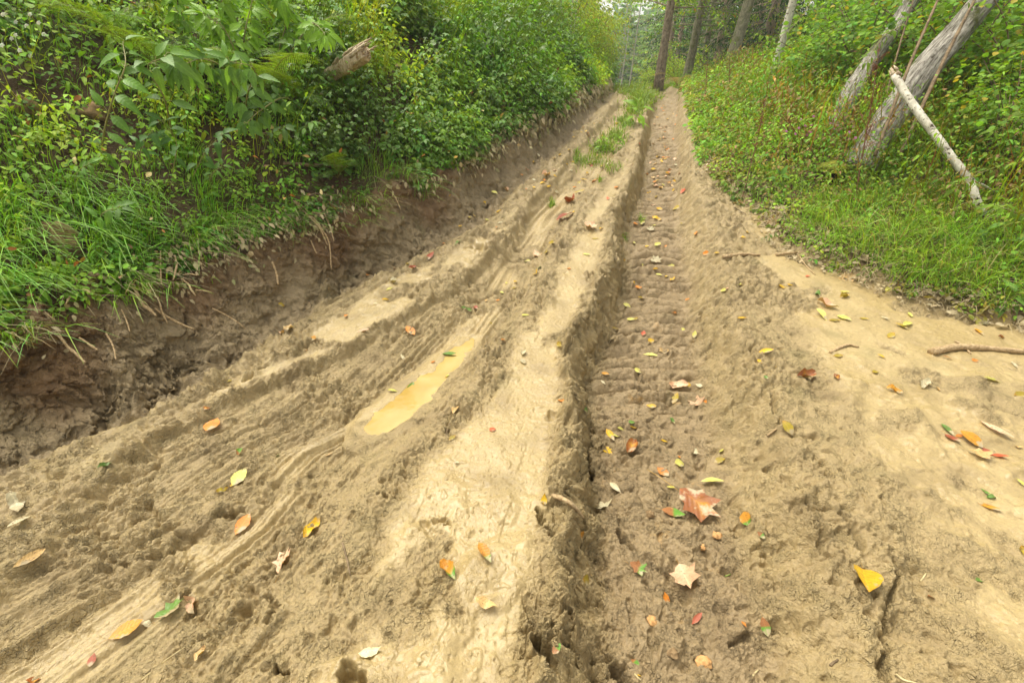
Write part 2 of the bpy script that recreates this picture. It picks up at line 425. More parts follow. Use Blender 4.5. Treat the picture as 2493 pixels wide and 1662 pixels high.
def mesh_np(name, V, F4=None, F3=None, mat=None, parent=None, attrs=None, smooth=True, uv=None):
    """one mesh object from numpy arrays of vertices, quads and triangles"""
    V = np.asarray(V, np.float32)
    me = bpy.data.meshes.new(name)
    q = 0 if F4 is None else len(F4); t = 0 if F3 is None else len(F3)
    idx = []
    if q: idx.append(np.asarray(F4, np.int32).ravel())
    if t: idx.append(np.asarray(F3, np.int32).ravel())
    idx = np.concatenate(idx)
    tot = np.concatenate([np.full(q, 4, np.int32), np.full(t, 3, np.int32)])
    st_ = np.concatenate([[0], np.cumsum(tot)[:-1]]).astype(np.int32)
    me.vertices.add(len(V)); me.vertices.foreach_set('co', V.ravel())
    me.loops.add(len(idx)); me.loops.foreach_set('vertex_index', idx)
    me.polygons.add(len(tot)); me.polygons.foreach_set('loop_start', st_); me.polygons.foreach_set('loop_total', tot)
    me.polygons.foreach_set('use_smooth', np.full(len(tot), smooth, bool))
    if attrs:
        for k, a in attrs.items():
            a = np.asarray(a, np.float32)
            if a.ndim == 1:
                at = me.attributes.new(k, 'FLOAT', 'POINT'); at.data.foreach_set('value', a)
            else:
                if a.shape[1] == 3: a = np.concatenate([a, np.ones((len(a), 1), np.float32)], 1)
                at = me.attributes.new(k, 'FLOAT_COLOR', 'POINT'); at.data.foreach_set('color', a.ravel())
    if uv is not None:
        ul = me.uv_layers.new(name='UVMap')
        ul.data.foreach_set('uv', np.asarray(uv, np.float32)[idx].ravel())
    me.update(); me.validate(clean_customdata=False)
    if mat: me.materials.append(mat)
    o = bpy.data.objects.new(name, me); COL.objects.link(o)
    if parent: o.parent = parent
    return o

class Acc:
    """collects pieces of one mesh"""
    def __init__(s): s.V = []; s.Q = []; s.T = []; s.C = []; s.U = []; s.n = 0
    def add(s, V, Q=None, T=None, C=None, U=None):
        V = np.asarray(V, np.float32).reshape(-1, 3)
        if Q is not None and len(Q): s.Q.append(np.asarray(Q, np.int64) + s.n)
        if T is not None and len(T): s.T.append(np.asarray(T, np.int64) + s.n)
        s.V.append(V)
        C = np.ones((len(V), 3), np.float32) if C is None else np.broadcast_to(np.asarray(C, np.float32), (len(V), 3))
        s.C.append(C)
        s.U.append(np.zeros((len(V), 2), np.float32) if U is None else np.asarray(U, np.float32))
        s.n += len(V)
    def build(s, name, mat, parent=None, smooth=True):
        V = np.concatenate(s.V)
        return mesh_np(name, V, np.concatenate(s.Q) if s.Q else None, np.concatenate(s.T) if s.T else None, mat, parent,
                       {'Col': np.concatenate(s.C)}, smooth, np.concatenate(s.U))

def norm(a):
    a = np.asarray(a, np.float64)
    return a/np.maximum(np.linalg.norm(a, axis=-1, keepdims=True), 1e-9)

def tube(acc, pts, rad, sides=8, C=None, cap=True, noise=0.0, seed=0, twist=0.0):
    """tapered tube through pts"""
    pts = np.asarray(pts, float); n = len(pts)
    rad = np.broadcast_to(np.asarray(rad, float), (n,))
    tang = norm(np.gradient(pts, axis=0))
    ref = np.array([0, 0, 1.]) if abs(tang[0][2]) < .9 else np.array([1., 0, 0])
    V = []; U = []; a_ = norm(np.cross(tang[0], ref))
    L = 0
    for i in range(n):
        a_ = norm(a_ - tang[i]*np.dot(a_, tang[i])); b_ = np.cross(tang[i], a_)
        if i: L += np.linalg.norm(pts[i] - pts[i-1])
        ang = np.arange(sides)*2*np.pi/sides + twist*i
        r = rad[i]*np.ones(sides)
        if noise: r = r*(1 + noise*perlin(np.cos(ang)*1.7 + seed, np.sin(ang)*1.7 + L*2.5/max(rad.max()*8, .05), seed))
        V.append(pts[i] + np.outer(np.cos(ang)*r, a_) + np.outer(np.sin(ang)*r, b_))
        U.append(np.stack([np.arange(sides)/sides, np.full(sides, L)], 1))
    V = np.concatenate(V); U = np.concatenate(U)
    i = np.arange(n-1)[:, None]*sides; j = np.arange(sides)[None, :]; j1 = (j + 1) % sides
    Q = np.stack([i + j, i + j1, i + sides + j1, i + sides + j], -1).reshape(-1, 4)
    T = []
    if cap:
        V = np.concatenate([V, pts[:1], pts[-1:]]); U = np.concatenate([U, [[0, 0]], [[0, L]]])
        c0, c1 = n*sides, n*sides + 1
        for k in range(sides):
            k1 = (k + 1) % sides
            T.append((c0, k1, k)); T.append((c1, (n-1)*sides + k, (n-1)*sides + k1))
    acc.add(V, Q, T, C, U)

def curve_pts(ctrl, n=24):
    """smooth (Catmull-Rom) curve through control points"""
    P = np.asarray(ctrl, float)
    P = np.vstack([2*P[0] - P[1], P, 2*P[-1] - P[-2]])
    out = []
    m = len(P) - 3
    for k in np.linspace(0, m - 1e-6, n):
        i = int(k); t = k - i
        a, b, c, d = P[i:i+4]
        out.append(.5*((2*b) + (-a + c)*t + (2*a - 5*b + 4*c - d)*t*t + (-a + 3*b - 3*c + d)*t**3))
    return np.array(out)

def place_templates(acc, TV, TQ, TT, pos, fwd, nrm, scale, colors, TU=None, TC=None):
    """copies of a small template (x = across, y = along, z = up) into one mesh; scale (N,) or (N,3)"""
    N = len(pos)
    if N == 0: return
    fwd = norm(fwd); nrm = norm(nrm)
    side = norm(np.cross(fwd, nrm)); up = np.cross(side, fwd)
    scale = np.asarray(scale, float)
    if scale.ndim == 1: scale = np.repeat(scale[:, None], 3, 1)
    TV = np.asarray(TV, float)
    S = TV[None]*scale[:, None, :]
    P = pos[:, None, :] + S[..., 0:1]*side[:, None, :] + S[..., 1:2]*fwd[:, None, :] + S[..., 2:3]*up[:, None, :]
    k = len(TV); off = (np.arange(N)*k)[:, None, None]
    Q = (np.asarray(TQ)[None] + off).reshape(-1, 4) if TQ is not None and len(TQ) else None
    T = (np.asarray(TT)[None] + off).reshape(-1, 3) if TT is not None and len(TT) else None
    C = np.repeat(np.asarray(colors, float)[:, None, :], k, 1)
    if TC is not None: C = C*np.asarray(TC)[None]
    U = np.tile(np.asarray(TU), (N, 1)) if TU is not None else None
    acc.add(P.reshape(-1, 3), Q, T, C.reshape(-1, 3), U)
# ------------------------------------------------------------------ materials
def new_mat(name):
    m = bpy.data.materials.new(name); m.use_nodes = True
    n = m.node_tree.nodes; n.clear()
    return m, n, m.node_tree.links

def N(n, t, **kw):
    x = n.new(t)
    for k, v in kw.items():
        if k in x.inputs: x.inputs[k].default_value = v
        else: setattr(x, k, v)
    return x

def noise_tex(n, l, vec, scale, detail=4, rough=.6, dist=0.0):
    t = N(n, 'ShaderNodeTexNoise'); t.inputs['Scale'].default_value = scale; t.inputs['Detail'].default_value = detail
    t.inputs['Roughness'].default_value = rough; t.inputs['Distortion'].default_value = dist
    l.new(vec, t.inputs['Vector']); return t

def ramp(n, l, src, stops):
    r = N(n, 'ShaderNodeValToRGB'); e = r.color_ramp.elements
    while len(e) < len(stops): e.new(.5)
    for i, (p, c) in enumerate(stops):
        e[i].position = p
        e[i].color = (c, c, c, 1) if not hasattr(c, '__len__') else (*c, 1)
    l.new(src, r.inputs[0]); return r

def mix(n, l, f, a, b, mode='MIX'):
    m = N(n, 'ShaderNodeMixRGB'); m.blend_type = mode
    for i, s in ((0, f), (1, a), (2, b)):
        if hasattr(s, 'is_linked') or hasattr(s, 'links'): l.new(s, m.inputs[i])
        elif hasattr(s, '__len__'): m.inputs[i].default_value = (*s, 1)
        else: m.inputs[i].default_value = s
    return m.outputs[0]

def ground_material():
    m, n, l = new_mat('mud_and_soil')
    out = N(n, 'ShaderNodeOutputMaterial'); p = N(n, 'ShaderNodeBsdfPrincipled'); l.new(p.outputs[0], out.inputs[0])
    tc = N(n, 'ShaderNodeTexCoord'); vec = tc.outputs['Object']
    def att(k):
        a = N(n, 'ShaderNodeAttribute', attribute_name=k); return a.outputs['Fac']
    sm, wl, rt, sl_, rd = att('smoothm'), att('wallm'), att('rutm'), att('soil'), att('redsoil')
    nA = noise_tex(n, l, vec, 2.3, 6, .6); nB = noise_tex(n, l, vec, 14, 5, .65); nC = noise_tex(n, l, vec, 70, 4, .7); nD = noise_tex(n, l, vec, 240, 3, .7)
    film = mix(n, l, ramp(n, l, nA.outputs[0], [(.35, 0), (.7, 1)]).outputs[0], (.34, .253, .112), (.40, .304, .145))
    clod = mix(n, l, ramp(n, l, nB.outputs[0], [(.3, 0), (.7, 1)]).outputs[0], (.275, .201, .090), (.395, .300, .140))
    # the film does not cover everything: torn border
    addn = N(n, 'ShaderNodeMath', operation='MULTIPLY_ADD'); l.new(nB.outputs[0], addn.inputs[0]); addn.inputs[1].default_value = 1.1
    sub = N(n, 'ShaderNodeMath', operation='SUBTRACT'); l.new(sm, sub.inputs[0]); sub.inputs[1].default_value = .45; l.new(sub.outputs[0], addn.inputs[2])
    fm = ramp(n, l, addn.outputs[0], [(.30, 0), (1.05, 1)]).outputs[0]
    base = mix(n, l, fm, clod, film)
    rutc = mix(n, l, nB.outputs[0], (.215, .152, .076), (.32, .235, .122))
    rf = N(n, 'ShaderNodeMath', operation='MULTIPLY'); l.new(rt, rf.inputs[0]); rf.inputs[1].default_value = .8
    base = mix(n, l, rf.outputs[0], base, rutc)
    # ochre stains
    och = ramp(n, l, noise_tex(n, l, vec, 5.5, 5, .7).outputs[0], [(.62, 0), (.72, 1)]).outputs[0]
    oc = N(n, 'ShaderNodeMath', operation='MULTIPLY'); l.new(och, oc.inputs[0]); l.new(rt, oc.inputs[1])
    oc2 = N(n, 'ShaderNodeMath', operation='MULTIPLY'); l.new(oc.outputs[0], oc2.inputs[0]); oc2.inputs[1].default_value = .6
    base = mix(n, l, oc2.outputs[0], base, (.50, .30, .10))
    wallc = mix(n, l, ramp(n, l, nB.outputs[0], [(.3, 0), (.7, 1)]).outputs[0], (.215, .157, .078), (.32, .242, .125))
    wallc = mix(n, l, rd, wallc, mix(n, l, nB.outputs[0], (.125, .068, .026), (.23, .135, .055)))
    base = mix(n, l, wl, base, wallc)
    soilc = mix(n, l, ramp(n, l, nB.outputs[0], [(.3, 0), (.7, 1)]).outputs[0], (.035, .022, .010), (.13, .080, .036))
    moss = ramp(n, l, nA.outputs[0], [(.5, 0), (.62, 1)]).outputs[0]
    soilc = mix(n, l, moss, soilc, mix(n, l, nC.outputs[0], (.04, .052, .010), (.11, .11, .022)))
    base = mix(n, l, sl_, base, soilc)
    # grain
    gr = ramp(n, l, nC.outputs[0], [(.28, .74), (.60, 1.08)]).outputs[0]
    base = mix(n, l, .75, base, gr, 'MULTIPLY')
    gd = ramp(n, l, nD.outputs[0], [(.25, .86), (.7, 1.08)]).outputs[0]
    base = mix(n, l, .7, base, gd, 'MULTIPLY')
    l.new(base, p.inputs['Base Color'])
    rr = mix(n, l, fm, (.52,)*3, mix(n, l, ramp(n, l, nA.outputs[0], [(.4, 0), (.65, 1)]).outputs[0], (.26,)*3, (.42,)*3))
    rr = mix(n, l, sl_, rr, (.95,)*3)
    l.new(rr, p.inputs['Roughness'])
    p.inputs['Specular IOR Level'].default_value = .42
    # bump: crumbs with creases on rough mud, almost nothing on the wet film
    dst = noise_tex(n, l, vec, 9, 2, .5); mv = N(n, 'ShaderNodeMixRGB'); mv.blend_type = 'LINEAR_LIGHT'; mv.inputs[0].default_value = .035; l.new(vec, mv.inputs[1]); l.new(dst.outputs['Color'], mv.inputs[2])
    def vor(sc):
        v = N(n, 'ShaderNodeTexVoronoi', feature='DISTANCE_TO_EDGE'); v.inputs['Scale'].default_value = sc; l.new(mv.outputs[0], v.inputs['Vector'])
        return ramp(n, l, v.outputs['Distance'], [(0, 0), (.22, 1)]).outputs[0]
    va, vb = vor(62), vor(150)
    vm = ramp(n, l, nB.outputs[0], [(.38, .15), (.62, 1)]).outputs[0]
    bs = mix(n, l, fm, (1.0,)*3, (.30,)*3)
    b1 = N(n, 'ShaderNodeBump'); b1.inputs['Distance'].default_value = .006; l.new(nC.outputs[0], b1.inputs['Height']); l.new(bs, b1.inputs['Strength'])
    vst = mix(n, l, 1.0, bs, vm, 'MULTIPLY')
    b0 = N(n, 'ShaderNodeBump'); b0.inputs['Distance'].default_value = .0045; l.new(va, b0.inputs['Height']); l.new(vst, b0.inputs['Strength']); l.new(b1.outputs[0], b0.inputs['Normal'])
    b2 = N(n, 'ShaderNodeBump'); b2.inputs['Distance'].default_value = .002; l.new(vb, b2.inputs['Height']); l.new(vst, b2.inputs['Strength']); l.new(b0.outputs[0], b2.inputs['Normal'])
    l.new(b2.outputs[0], p.inputs['Normal'])
    return m

def leaf_material(name, trans=.35, rough=.45, veins=True, spec=.35, mud=0.0, spots=0.0):
    m, n, l = new_mat(name)
    out = N(n, 'ShaderNodeOutputMaterial'); p = N(n, 'ShaderNodeBsdfPrincipled')
    col = N(n, 'ShaderNodeAttribute', attribute_name='Col').outputs['Color']
    tc = N(n, 'ShaderNodeTexCoord')
    nz = noise_tex(n, l, tc.outputs['Object'], 22, 3, .6)
    v = ramp(n, l, nz.outputs[0], [(.3, .78), (.7, 1.18)]).outputs[0]
    base = mix(n, l, .8, col, v, 'MULTIPLY')
    if veins:
        # side veins as bands in the leaf's own uv: v + |u| makes the chevrons
        uvn = N(n, 'ShaderNodeUVMap'); sx = N(n, 'ShaderNodeSeparateXYZ'); l.new(uvn.outputs[0], sx.inputs[0])
        ab = N(n, 'ShaderNodeMath', operation='ABSOLUTE'); l.new(sx.outputs[0], ab.inputs[0])
        ml = N(n, 'ShaderNodeMath', operation='MULTIPLY_ADD'); l.new(ab.outputs[0], ml.inputs[0]); ml.inputs[1].default_value = -.75; l.new(sx.outputs[1], ml.inputs[2])
        sn = N(n, 'ShaderNodeMath', operation='MULTIPLY'); l.new(ml.outputs[0], sn.inputs[0]); sn.inputs[1].default_value = 50.0
        si = N(n, 'ShaderNodeMath', operation='SINE'); l.new(sn.outputs[0], si.inputs[0])
        r1 = ramp(n, l, si.outputs[0], [(.0, .95), (.9, 1.0), (1.0, 1.08)]).outputs[0]
        base = mix(n, l, .8, base, r1, 'MULTIPLY')
        mid = ramp(n, l, ab.outputs[0], [(.0, 1.35), (.035, 1.0)]).outputs[0]
        base = mix(n, l, .7, base, mid, 'MULTIPLY')
        bp = N(n, 'ShaderNodeBump'); bp.inputs['Distance'].default_value = .0015; bp.inputs['Strength'].default_value = .25
        l.new(si.outputs[0], bp.inputs['Height']); l.new(bp.outputs[0], p.inputs['Normal'])
    if spots:
        sp = noise_tex(n, l, tc.outputs['Object'], 90, 3, .7)
        s = ramp(n, l, sp.outputs[0], [(.56, 0), (.66, spots)]).outputs[0]
        base = mix(n, l, s, base, (.14, .055, .02))
    if mud:
        mn = noise_tex(n, l, tc.outputs['Object'], 14, 4, .65)
        s = ramp(n, l, mn.outputs[0], [(.5 - mud*.3, 0), (.62, 1)]).outputs[0]
        base = mix(n, l, s, base, (.42, .34, .20))
    l.new(base, p.inputs['Base Color'])
    p.inputs['Roughness'].default_value = rough; p.inputs['Specular IOR Level'].default_value = spec
    if trans:
        t = N(n, 'ShaderNodeBsdfTranslucent')
        tcol = mix(n, l, 1.0, base, (1.25, 1.2, .45), 'MULTIPLY'); l.new(tcol, t.inputs[0])
        mx = N(n, 'ShaderNodeMixShader'); mx.inputs[0].default_value = trans
        l.new(p.outputs[0], mx.inputs[1]); l.new(t.outputs[0], mx.inputs[2]); l.new(mx.outputs[0], out.inputs[0])
    else:
        l.new(p.outputs[0], out.inputs[0])
    return m

def bark_material(name, c0, c1, scale=(6, 6, 1.5), bump=.02, moss=0.0, birch=False, fine=30, uv=False):
    m, n, l = new_mat(name)
    out = N(n, 'ShaderNodeOutputMaterial'); p = N(n, 'ShaderNodeBsdfPrincipled'); l.new(p.outputs[0], out.inputs[0])
    tc = N(n, 'ShaderNodeTexCoord'); uvn = N(n, 'ShaderNodeUVMap')
    mp = N(n, 'ShaderNodeMapping'); mp.inputs['Scale'].default_value = scale; l.new(uvn.outputs[0] if uv else tc.outputs['Object'], mp.inputs[0])
    a = noise_tex(n, l, mp.outputs[0], 3, 6, .7, .6)
    b = noise_tex(n, l, tc.outputs['Object'], fine, 4, .7)
    col = mix(n, l, ramp(n, l, a.outputs[0], [(.36, 0), (.62, 1)]).outputs[0], c0, c1)
    col = mix(n, l, .6, col, ramp(n, l, b.outputs[0], [(.25, .7), (.7, 1.15)]).outputs[0], 'MULTIPLY')
    h = a.outputs[0]
    if birch:
        mu = N(n, 'ShaderNodeMapping'); mu.inputs['Scale'].default_value = (3.0, 22, 1); l.new(uvn.outputs[0], mu.inputs[0])
        lt = noise_tex(n, l, mu.outputs[0], 1.0, 3, .6)
        s = ramp(n, l, lt.outputs[0], [(.58, 0), (.64, 1)]).outputs[0]
        col = mix(n, l, s, col, (.06, .045, .03))
        mu2 = N(n, 'ShaderNodeMapping'); mu2.inputs['Scale'].default_value = (.8, 5, 1); l.new(uvn.outputs[0], mu2.inputs[0])
        s2 = ramp(n, l, noise_tex(n, l, mu2.outputs[0], 1.0, 4, .7).outputs[0], [(.6, 0), (.7, .8)]).outputs[0]
        col = mix(n, l, s2, col, (.22, .18, .10))
    if moss:
        mo = ramp(n, l, noise_tex(n, l, tc.outputs['Object'], 3.5, 4, .6).outputs[0], [(.62 - moss*.25, 0), (.70, 1)]).outputs[0]
        col = mix(n, l, mo, col, mix(n, l, b.outputs[0], (.05, .075, .008), (.19, .20, .02)))
    l.new(col, p.inputs['Base Color']); p.inputs['Roughness'].default_value = .85; p.inputs['Specular IOR Level'].default_value = .2
    b1 = N(n, 'ShaderNodeBump'); b1.inputs['Distance'].default_value = bump; b1.inputs['Strength'].default_value = 1.0; l.new(h, b1.inputs['Height'])
    b2 = N(n, 'ShaderNodeBump'); b2.inputs['Distance'].default_value = bump*.3; b2.inputs['Strength'].default_value = .8; l.new(b.outputs[0], b2.inputs['Height']); l.new(b1.outputs[0], b2.inputs['Normal'])
    l.new(b2.outputs[0], p.inputs['Normal'])
    return m

def water_material():
    m, n, l = new_mat('muddy_water')
    out = N(n, 'ShaderNodeOutputMaterial'); p = N(n, 'ShaderNodeBsdfPrincipled'); l.new(p.outputs[0], out.inputs[0])
    tc = N(n, 'ShaderNodeTexCoord')
    a = noise_tex(n, l, tc.outputs['Object'], 4, 3, .5, .5)
    col = mix(n, l, ramp(n, l, a.outputs[0], [(.35, 0), (.7, 1)]).outputs[0], (.37, .245, .060), (.46, .33, .115))
    l.new(col, p.inputs['Base Color']); p.inputs['Roughness'].default_value = .03; p.inputs['Specular IOR Level'].default_value = .75
    b = noise_tex(n, l, tc.outputs['Object'], 18, 2, .5)
    b1 = N(n, 'ShaderNodeBump'); b1.inputs['Distance'].default_value = .004; b1.inputs['Strength'].default_value = .35; l.new(b.outputs[0], b1.inputs['Height']); l.new(b1.outputs[0], p.inputs['Normal'])
    return m

M = dict(
    ground=ground_material(), water=water_material(),
    herb=leaf_material('herb_leaves', .40, .5, spec=.2), ivy=leaf_material('glossy_leaves', .28, .36, spec=.35), fern=leaf_material('fern_fronds', .4, .5, veins=False),
    grass=leaf_material('grass_blades', .35, .45, veins=False), big=leaf_material('broad_leaves', .40, .42, spec=.25),
    muddy=leaf_material('mud_coated_leaves', .1, .8, mud=.9), litter=leaf_material('dead_leaves', .15, .6, spots=.5),
    fallen=leaf_material('fallen_leaf', .15, .45, spots=.7, spec=.4, mud=-.1), hazel=leaf_material('hazel_leaves', .42, .5, spec=.2),
    needles=leaf_material('tree_foliage', .35, .6, veins=False, spec=.15), stem=leaf_material('stems', .05, .6, veins=False),
    spruce=bark_material('spruce_bark', (.18, .13, .09), (.44, .34, .25), (5, 5, 3), .03),
    beech=bark_material('beech_bark', (.16, .145, .09), (.36, .33, .23), (5, 5, 3), .01, moss=.35),
    dead=bark_material('dead_grey_wood', (.10, .085, .06), (.58, .54, .46), (11, 2.2, 1), .05, moss=.22, uv=True),
    birch=bark_material('birch_bark', (.36, .33, .25), (.66, .63, .52), (6, 6, 2), .006, birch=True),
    twig=bark_material('twig_bark', (.10, .07, .04), (.26, .19, .11), (8, 8, 4), .003),
    root=bark_material('muddy_root', (.26, .17, .08), (.52, .39, .22), (20, 20, 20), .006, fine=120),
    rotten=bark_material('rotten_wood', (.34, .22, .11), (.72, .62, .44), (14, 14, 2), .02),
    stone=bark_material('stone', (.16, .10, .045), (.34, .235, .12), (8, 8, 8), .01, fine=60),
)
# ------------------------------------------------------------------ ground: one polar sheet round the viewpoint, finer where it is near
def build_ground():
    NF, NB, NR = 1000, 70, 1150
    A = math.radians(72)
    az = np.concatenate([np.linspace(-A, A, NF), np.linspace(A, 2*np.pi - A, NB + 2)[1:-1]])
    nc = len(az)
    # radial positions follow the length of the surface divided by its distance
    rs = np.concatenate([np.linspace(.35, 6, 900), np.linspace(6, 18, 800)[1:], np.geomspace(18, 420, 90)[1:]])
    sub = az[:NF:4]
    X = np.sin(sub)[:, None]*rs; Y = np.cos(sub)[:, None]*rs
    Z = land(X.ravel(), Y.ravel(), fine=False).reshape(X.shape)
    dr = np.diff(rs)[None]; dz = np.diff(Z, axis=1)
    mid = .5*(rs[1:] + rs[:-1])[None]; mz = .5*(Z[:, 1:] + Z[:, :-1])
    dist = np.sqrt(mid**2 + (mz - CAM_H)**2)
    # foreshortened length seen from the eye plus a share of the true length
    seg = np.sqrt(dr**2 + dz**2)/dist
    ang = np.arctan2(Z - CAM_H, rs[None]); seen = np.maximum(np.diff(ang, axis=1), 0)
    wgt = np.where(mid > 18, .12, np.where(mid > 9, .5, np.where(mid < .6, .4, 1)))
    m = (seg*.35 + seen*1.6)*wgt
    ker = np.hanning(23); ker /= ker.sum()
    mp = np.pad(m, ((11, 11), (0, 0)), mode='edge')
    m = sum(mp[i:i+m.shape[0]]*ker[i] for i in range(23))
    cum = np.concatenate([np.zeros((len(sub), 1)), np.cumsum(m, 1)], 1); cum /= cum[:, -1:]
    q = np.linspace(0, 1, NR)
    Rs = np.stack([np.interp(q, cum[i], rs) for i in range(len(sub))])
    R = np.empty((nc, NR))
    for k in range(NR):
        R[:NF, k] = np.interp(az[:NF], sub, Rs[:, k])
    t = np.linspace(0, 1, NB + 2)[1:-1][:, None]
    R[NF:] = R[NF-1][None]*(1 - t) + R[0][None]*t
    X = np.sin(az)[:, None]*R; Y = np.cos(az)[:, None]*R
    z, mk = land(X.ravel(), Y.ravel(), True, True)
    # torn lumps on the steep cut stand out sideways as well
    xf, yf = X.ravel(), Y.ravel(); wm = mk['wall']*(1 - sstep(0, .15, mk['dW']))*sstep(0, .1, mk['D1'] - mk['xw'] + .05)
    fade = np.interp(yf, [1, 4, 9, 13], [1, .9, .55, .3])
    al = yf*.92 + xf*.39
    a3, b3 = al + fbm(al*5, z*6, 3, 150)*.07, z + fbm(al*5, z*6, 3, 160)*.07
    sl1 = a3*.8 + b3*.6; sl2 = b3*.8 - a3*.6
    sm3 = sstep(.0, .35, perlin(al*1.3, z*2.2, 152))
    lump = fbm(a3*2.6, b3*3.4, 3, 153)*.085*(1 - .4*sm3) + (billow(sl1*9, sl2*10, 2, 158, .6) - .4)*.060*(1 - .7*sm3)*sstep(-.4, .3, perlin(a3*2, b3*2, 159)) + (billow(sl1*22, sl2*24, 3, 154, .7) - .4)*.034*(1 - .7*sm3) + (billow(a3*60, b3*60, 2, 155) - .4)*.012
    lump = lump + sm3*perlin(al*3, b3*34, 156)*.012 - .12*sstep(.5, .72, perlin(a3*2.6, b3*4.2, 157))
    xf = xf + lump*wm*fade*.92; yf = yf - lump*wm*fade*.39
    pwm = mk['pw']*np.interp(yf, [.8, 1.5, 6, 11], [.4, 1, .8, .3])
    l2 = fbm(al*6, z*7, 3, 161)*.030 + (billow(sl1*14, sl2*15, 2, 162, .6) - .4)*.030 + (billow(a3*34, b3*34, 2, 163) - .4)*.012
    xf = xf + l2*pwm
    V = np.stack([xf, yf, z], 1)
    i = np.arange(nc)[:, None]; j = np.arange(NR - 1)[None]; i1 = (i + 1) % nc
    Q = np.stack([i*NR + j, i*NR + j + 1, i1*NR + j + 1, i1*NR + j], -1).reshape(-1, 4)
    # centre under the viewpoint
    V = np.vstack([V, [[0, 0, float(land(np.array([0.]), np.array([0.]))[0])]]])
    T = np.stack([np.full(nc, nc*NR), np.arange(nc)*NR, ((np.arange(nc) + 1) % nc)*NR], 1)
    ext = lambda a: np.append(a, a[0])
    mk = {k: ext(v) for k, v in mk.items() if isinstance(v, np.ndarray)}
    xx, yy_ = V[:, 0], V[:, 1]
    wall = mk['wall']
    relh = np.clip((mk['D1'] - mk['xw'])/np.maximum(mk['D1'] - mk['W0'], .05), 0, 1)
    red = sstep(.25, .8, relh + perlin(xx*2.1, yy_*2.1, 140)*.5 - .25*sstep(3.5, 6, yy_) - .1)*(1 - sstep(4.5, 7, yy_))
    soil = np.clip(sstep(.0, .25, mk['dW'] + perlin(xx*5, yy_*5, 141)*.12) + sstep(.0, .2, mk['dV'] + perlin(xx*5, yy_*5, 142)*.08), 0, 1)
    soil = np.maximum(soil, mk['endb']*sstep(.2, .5, np.abs(xx - KX('F', yy_)) - 1.2))
    soil = np.maximum(soil, sstep(13.8, 15.0, yy_ + perlin(xx, yy_, 144)*.6))
    at = dict(smoothm=mk['smooth'], wallm=np.clip(sstep(.0, .05, mk['D1'] - mk['xw'] + .10 + perlin(xx*9, yy_*9, 143)*.05)*(1 - mk['endb']), 0, 1), rutm=mk['rut'], soil=soil, redsoil=red)
    wallflag = (wall > .5) | (mk['dW'] > 0)
    onroad = (mk['inroad'] > .5) & (np.hypot(xx, yy_) < 40) & (~wallflag)
    cls = np.where(onroad, 0, np.where((wall > .5) & (mk['dW'] <= 0.02), 1, 2))
    def part(name, c, kind='structure', **kw):
        fq = Q[cls[Q[:, 0]] == c]; ft = T[cls[T[:, 1]] == c]
        used = np.zeros(len(V), bool); used[fq.ravel()] = True
        if len(ft): used[ft.ravel()] = True
        mp_ = np.cumsum(used) - 1
        o = mesh_np(name, V[used], mp_[fq], mp_[ft] if len(ft) else None, M['ground'], None, {k: v[used] for k, v in at.items()})
        tag(o, kind=kind, **kw); return o
    part('path', 0, label='rutted track of wet yellow-brown mud climbing to the woods', cat='path')
    part('earth_bank', 1, label='raw brown cut of torn earth along the left of the track', cat='bank')
    part('ground', 2, label='soil of the slope and forest floor on both sides of the track', cat='ground')

def fix_normals(o):
    pass
build_ground()

# puddle: a level sheet of yellow water in the left wheel track, its rim follows the mud
def build_puddle():
    c = PUD_W.mean(0)
    ring = []
    P = np.array(PUD_W)
    P = np.vstack([P, P[:1]])
    fine = np.concatenate([np.linspace(P[i], P[i+1], 5)[:-1] for i in range(len(P) - 1)])
    d = norm(fine - c)
    outer = fine + d*.03
    V = [(*c, PUD_Z)]; T = []
    n = len(outer)
    for r in (.35, .7, 1.0):
        for p in outer: V.append((*(c + (p - c)*r), PUD_Z))
    Q = []
    for k in range(n):
        k1 = (k + 1) % n
        T.append((0, 1 + k, 1 + k1))
        for s in (0, 1): Q.append((1 + s*n + k, 1 + (s+1)*n + k, 1 + (s+1)*n + k1, 1 + s*n + k1))
    o = mesh_np('puddle', V, Q, T, M['water'])
    tag(o, 'long yellow puddle lying in the left wheel track', 'puddle', kind='structure')
build_puddle()
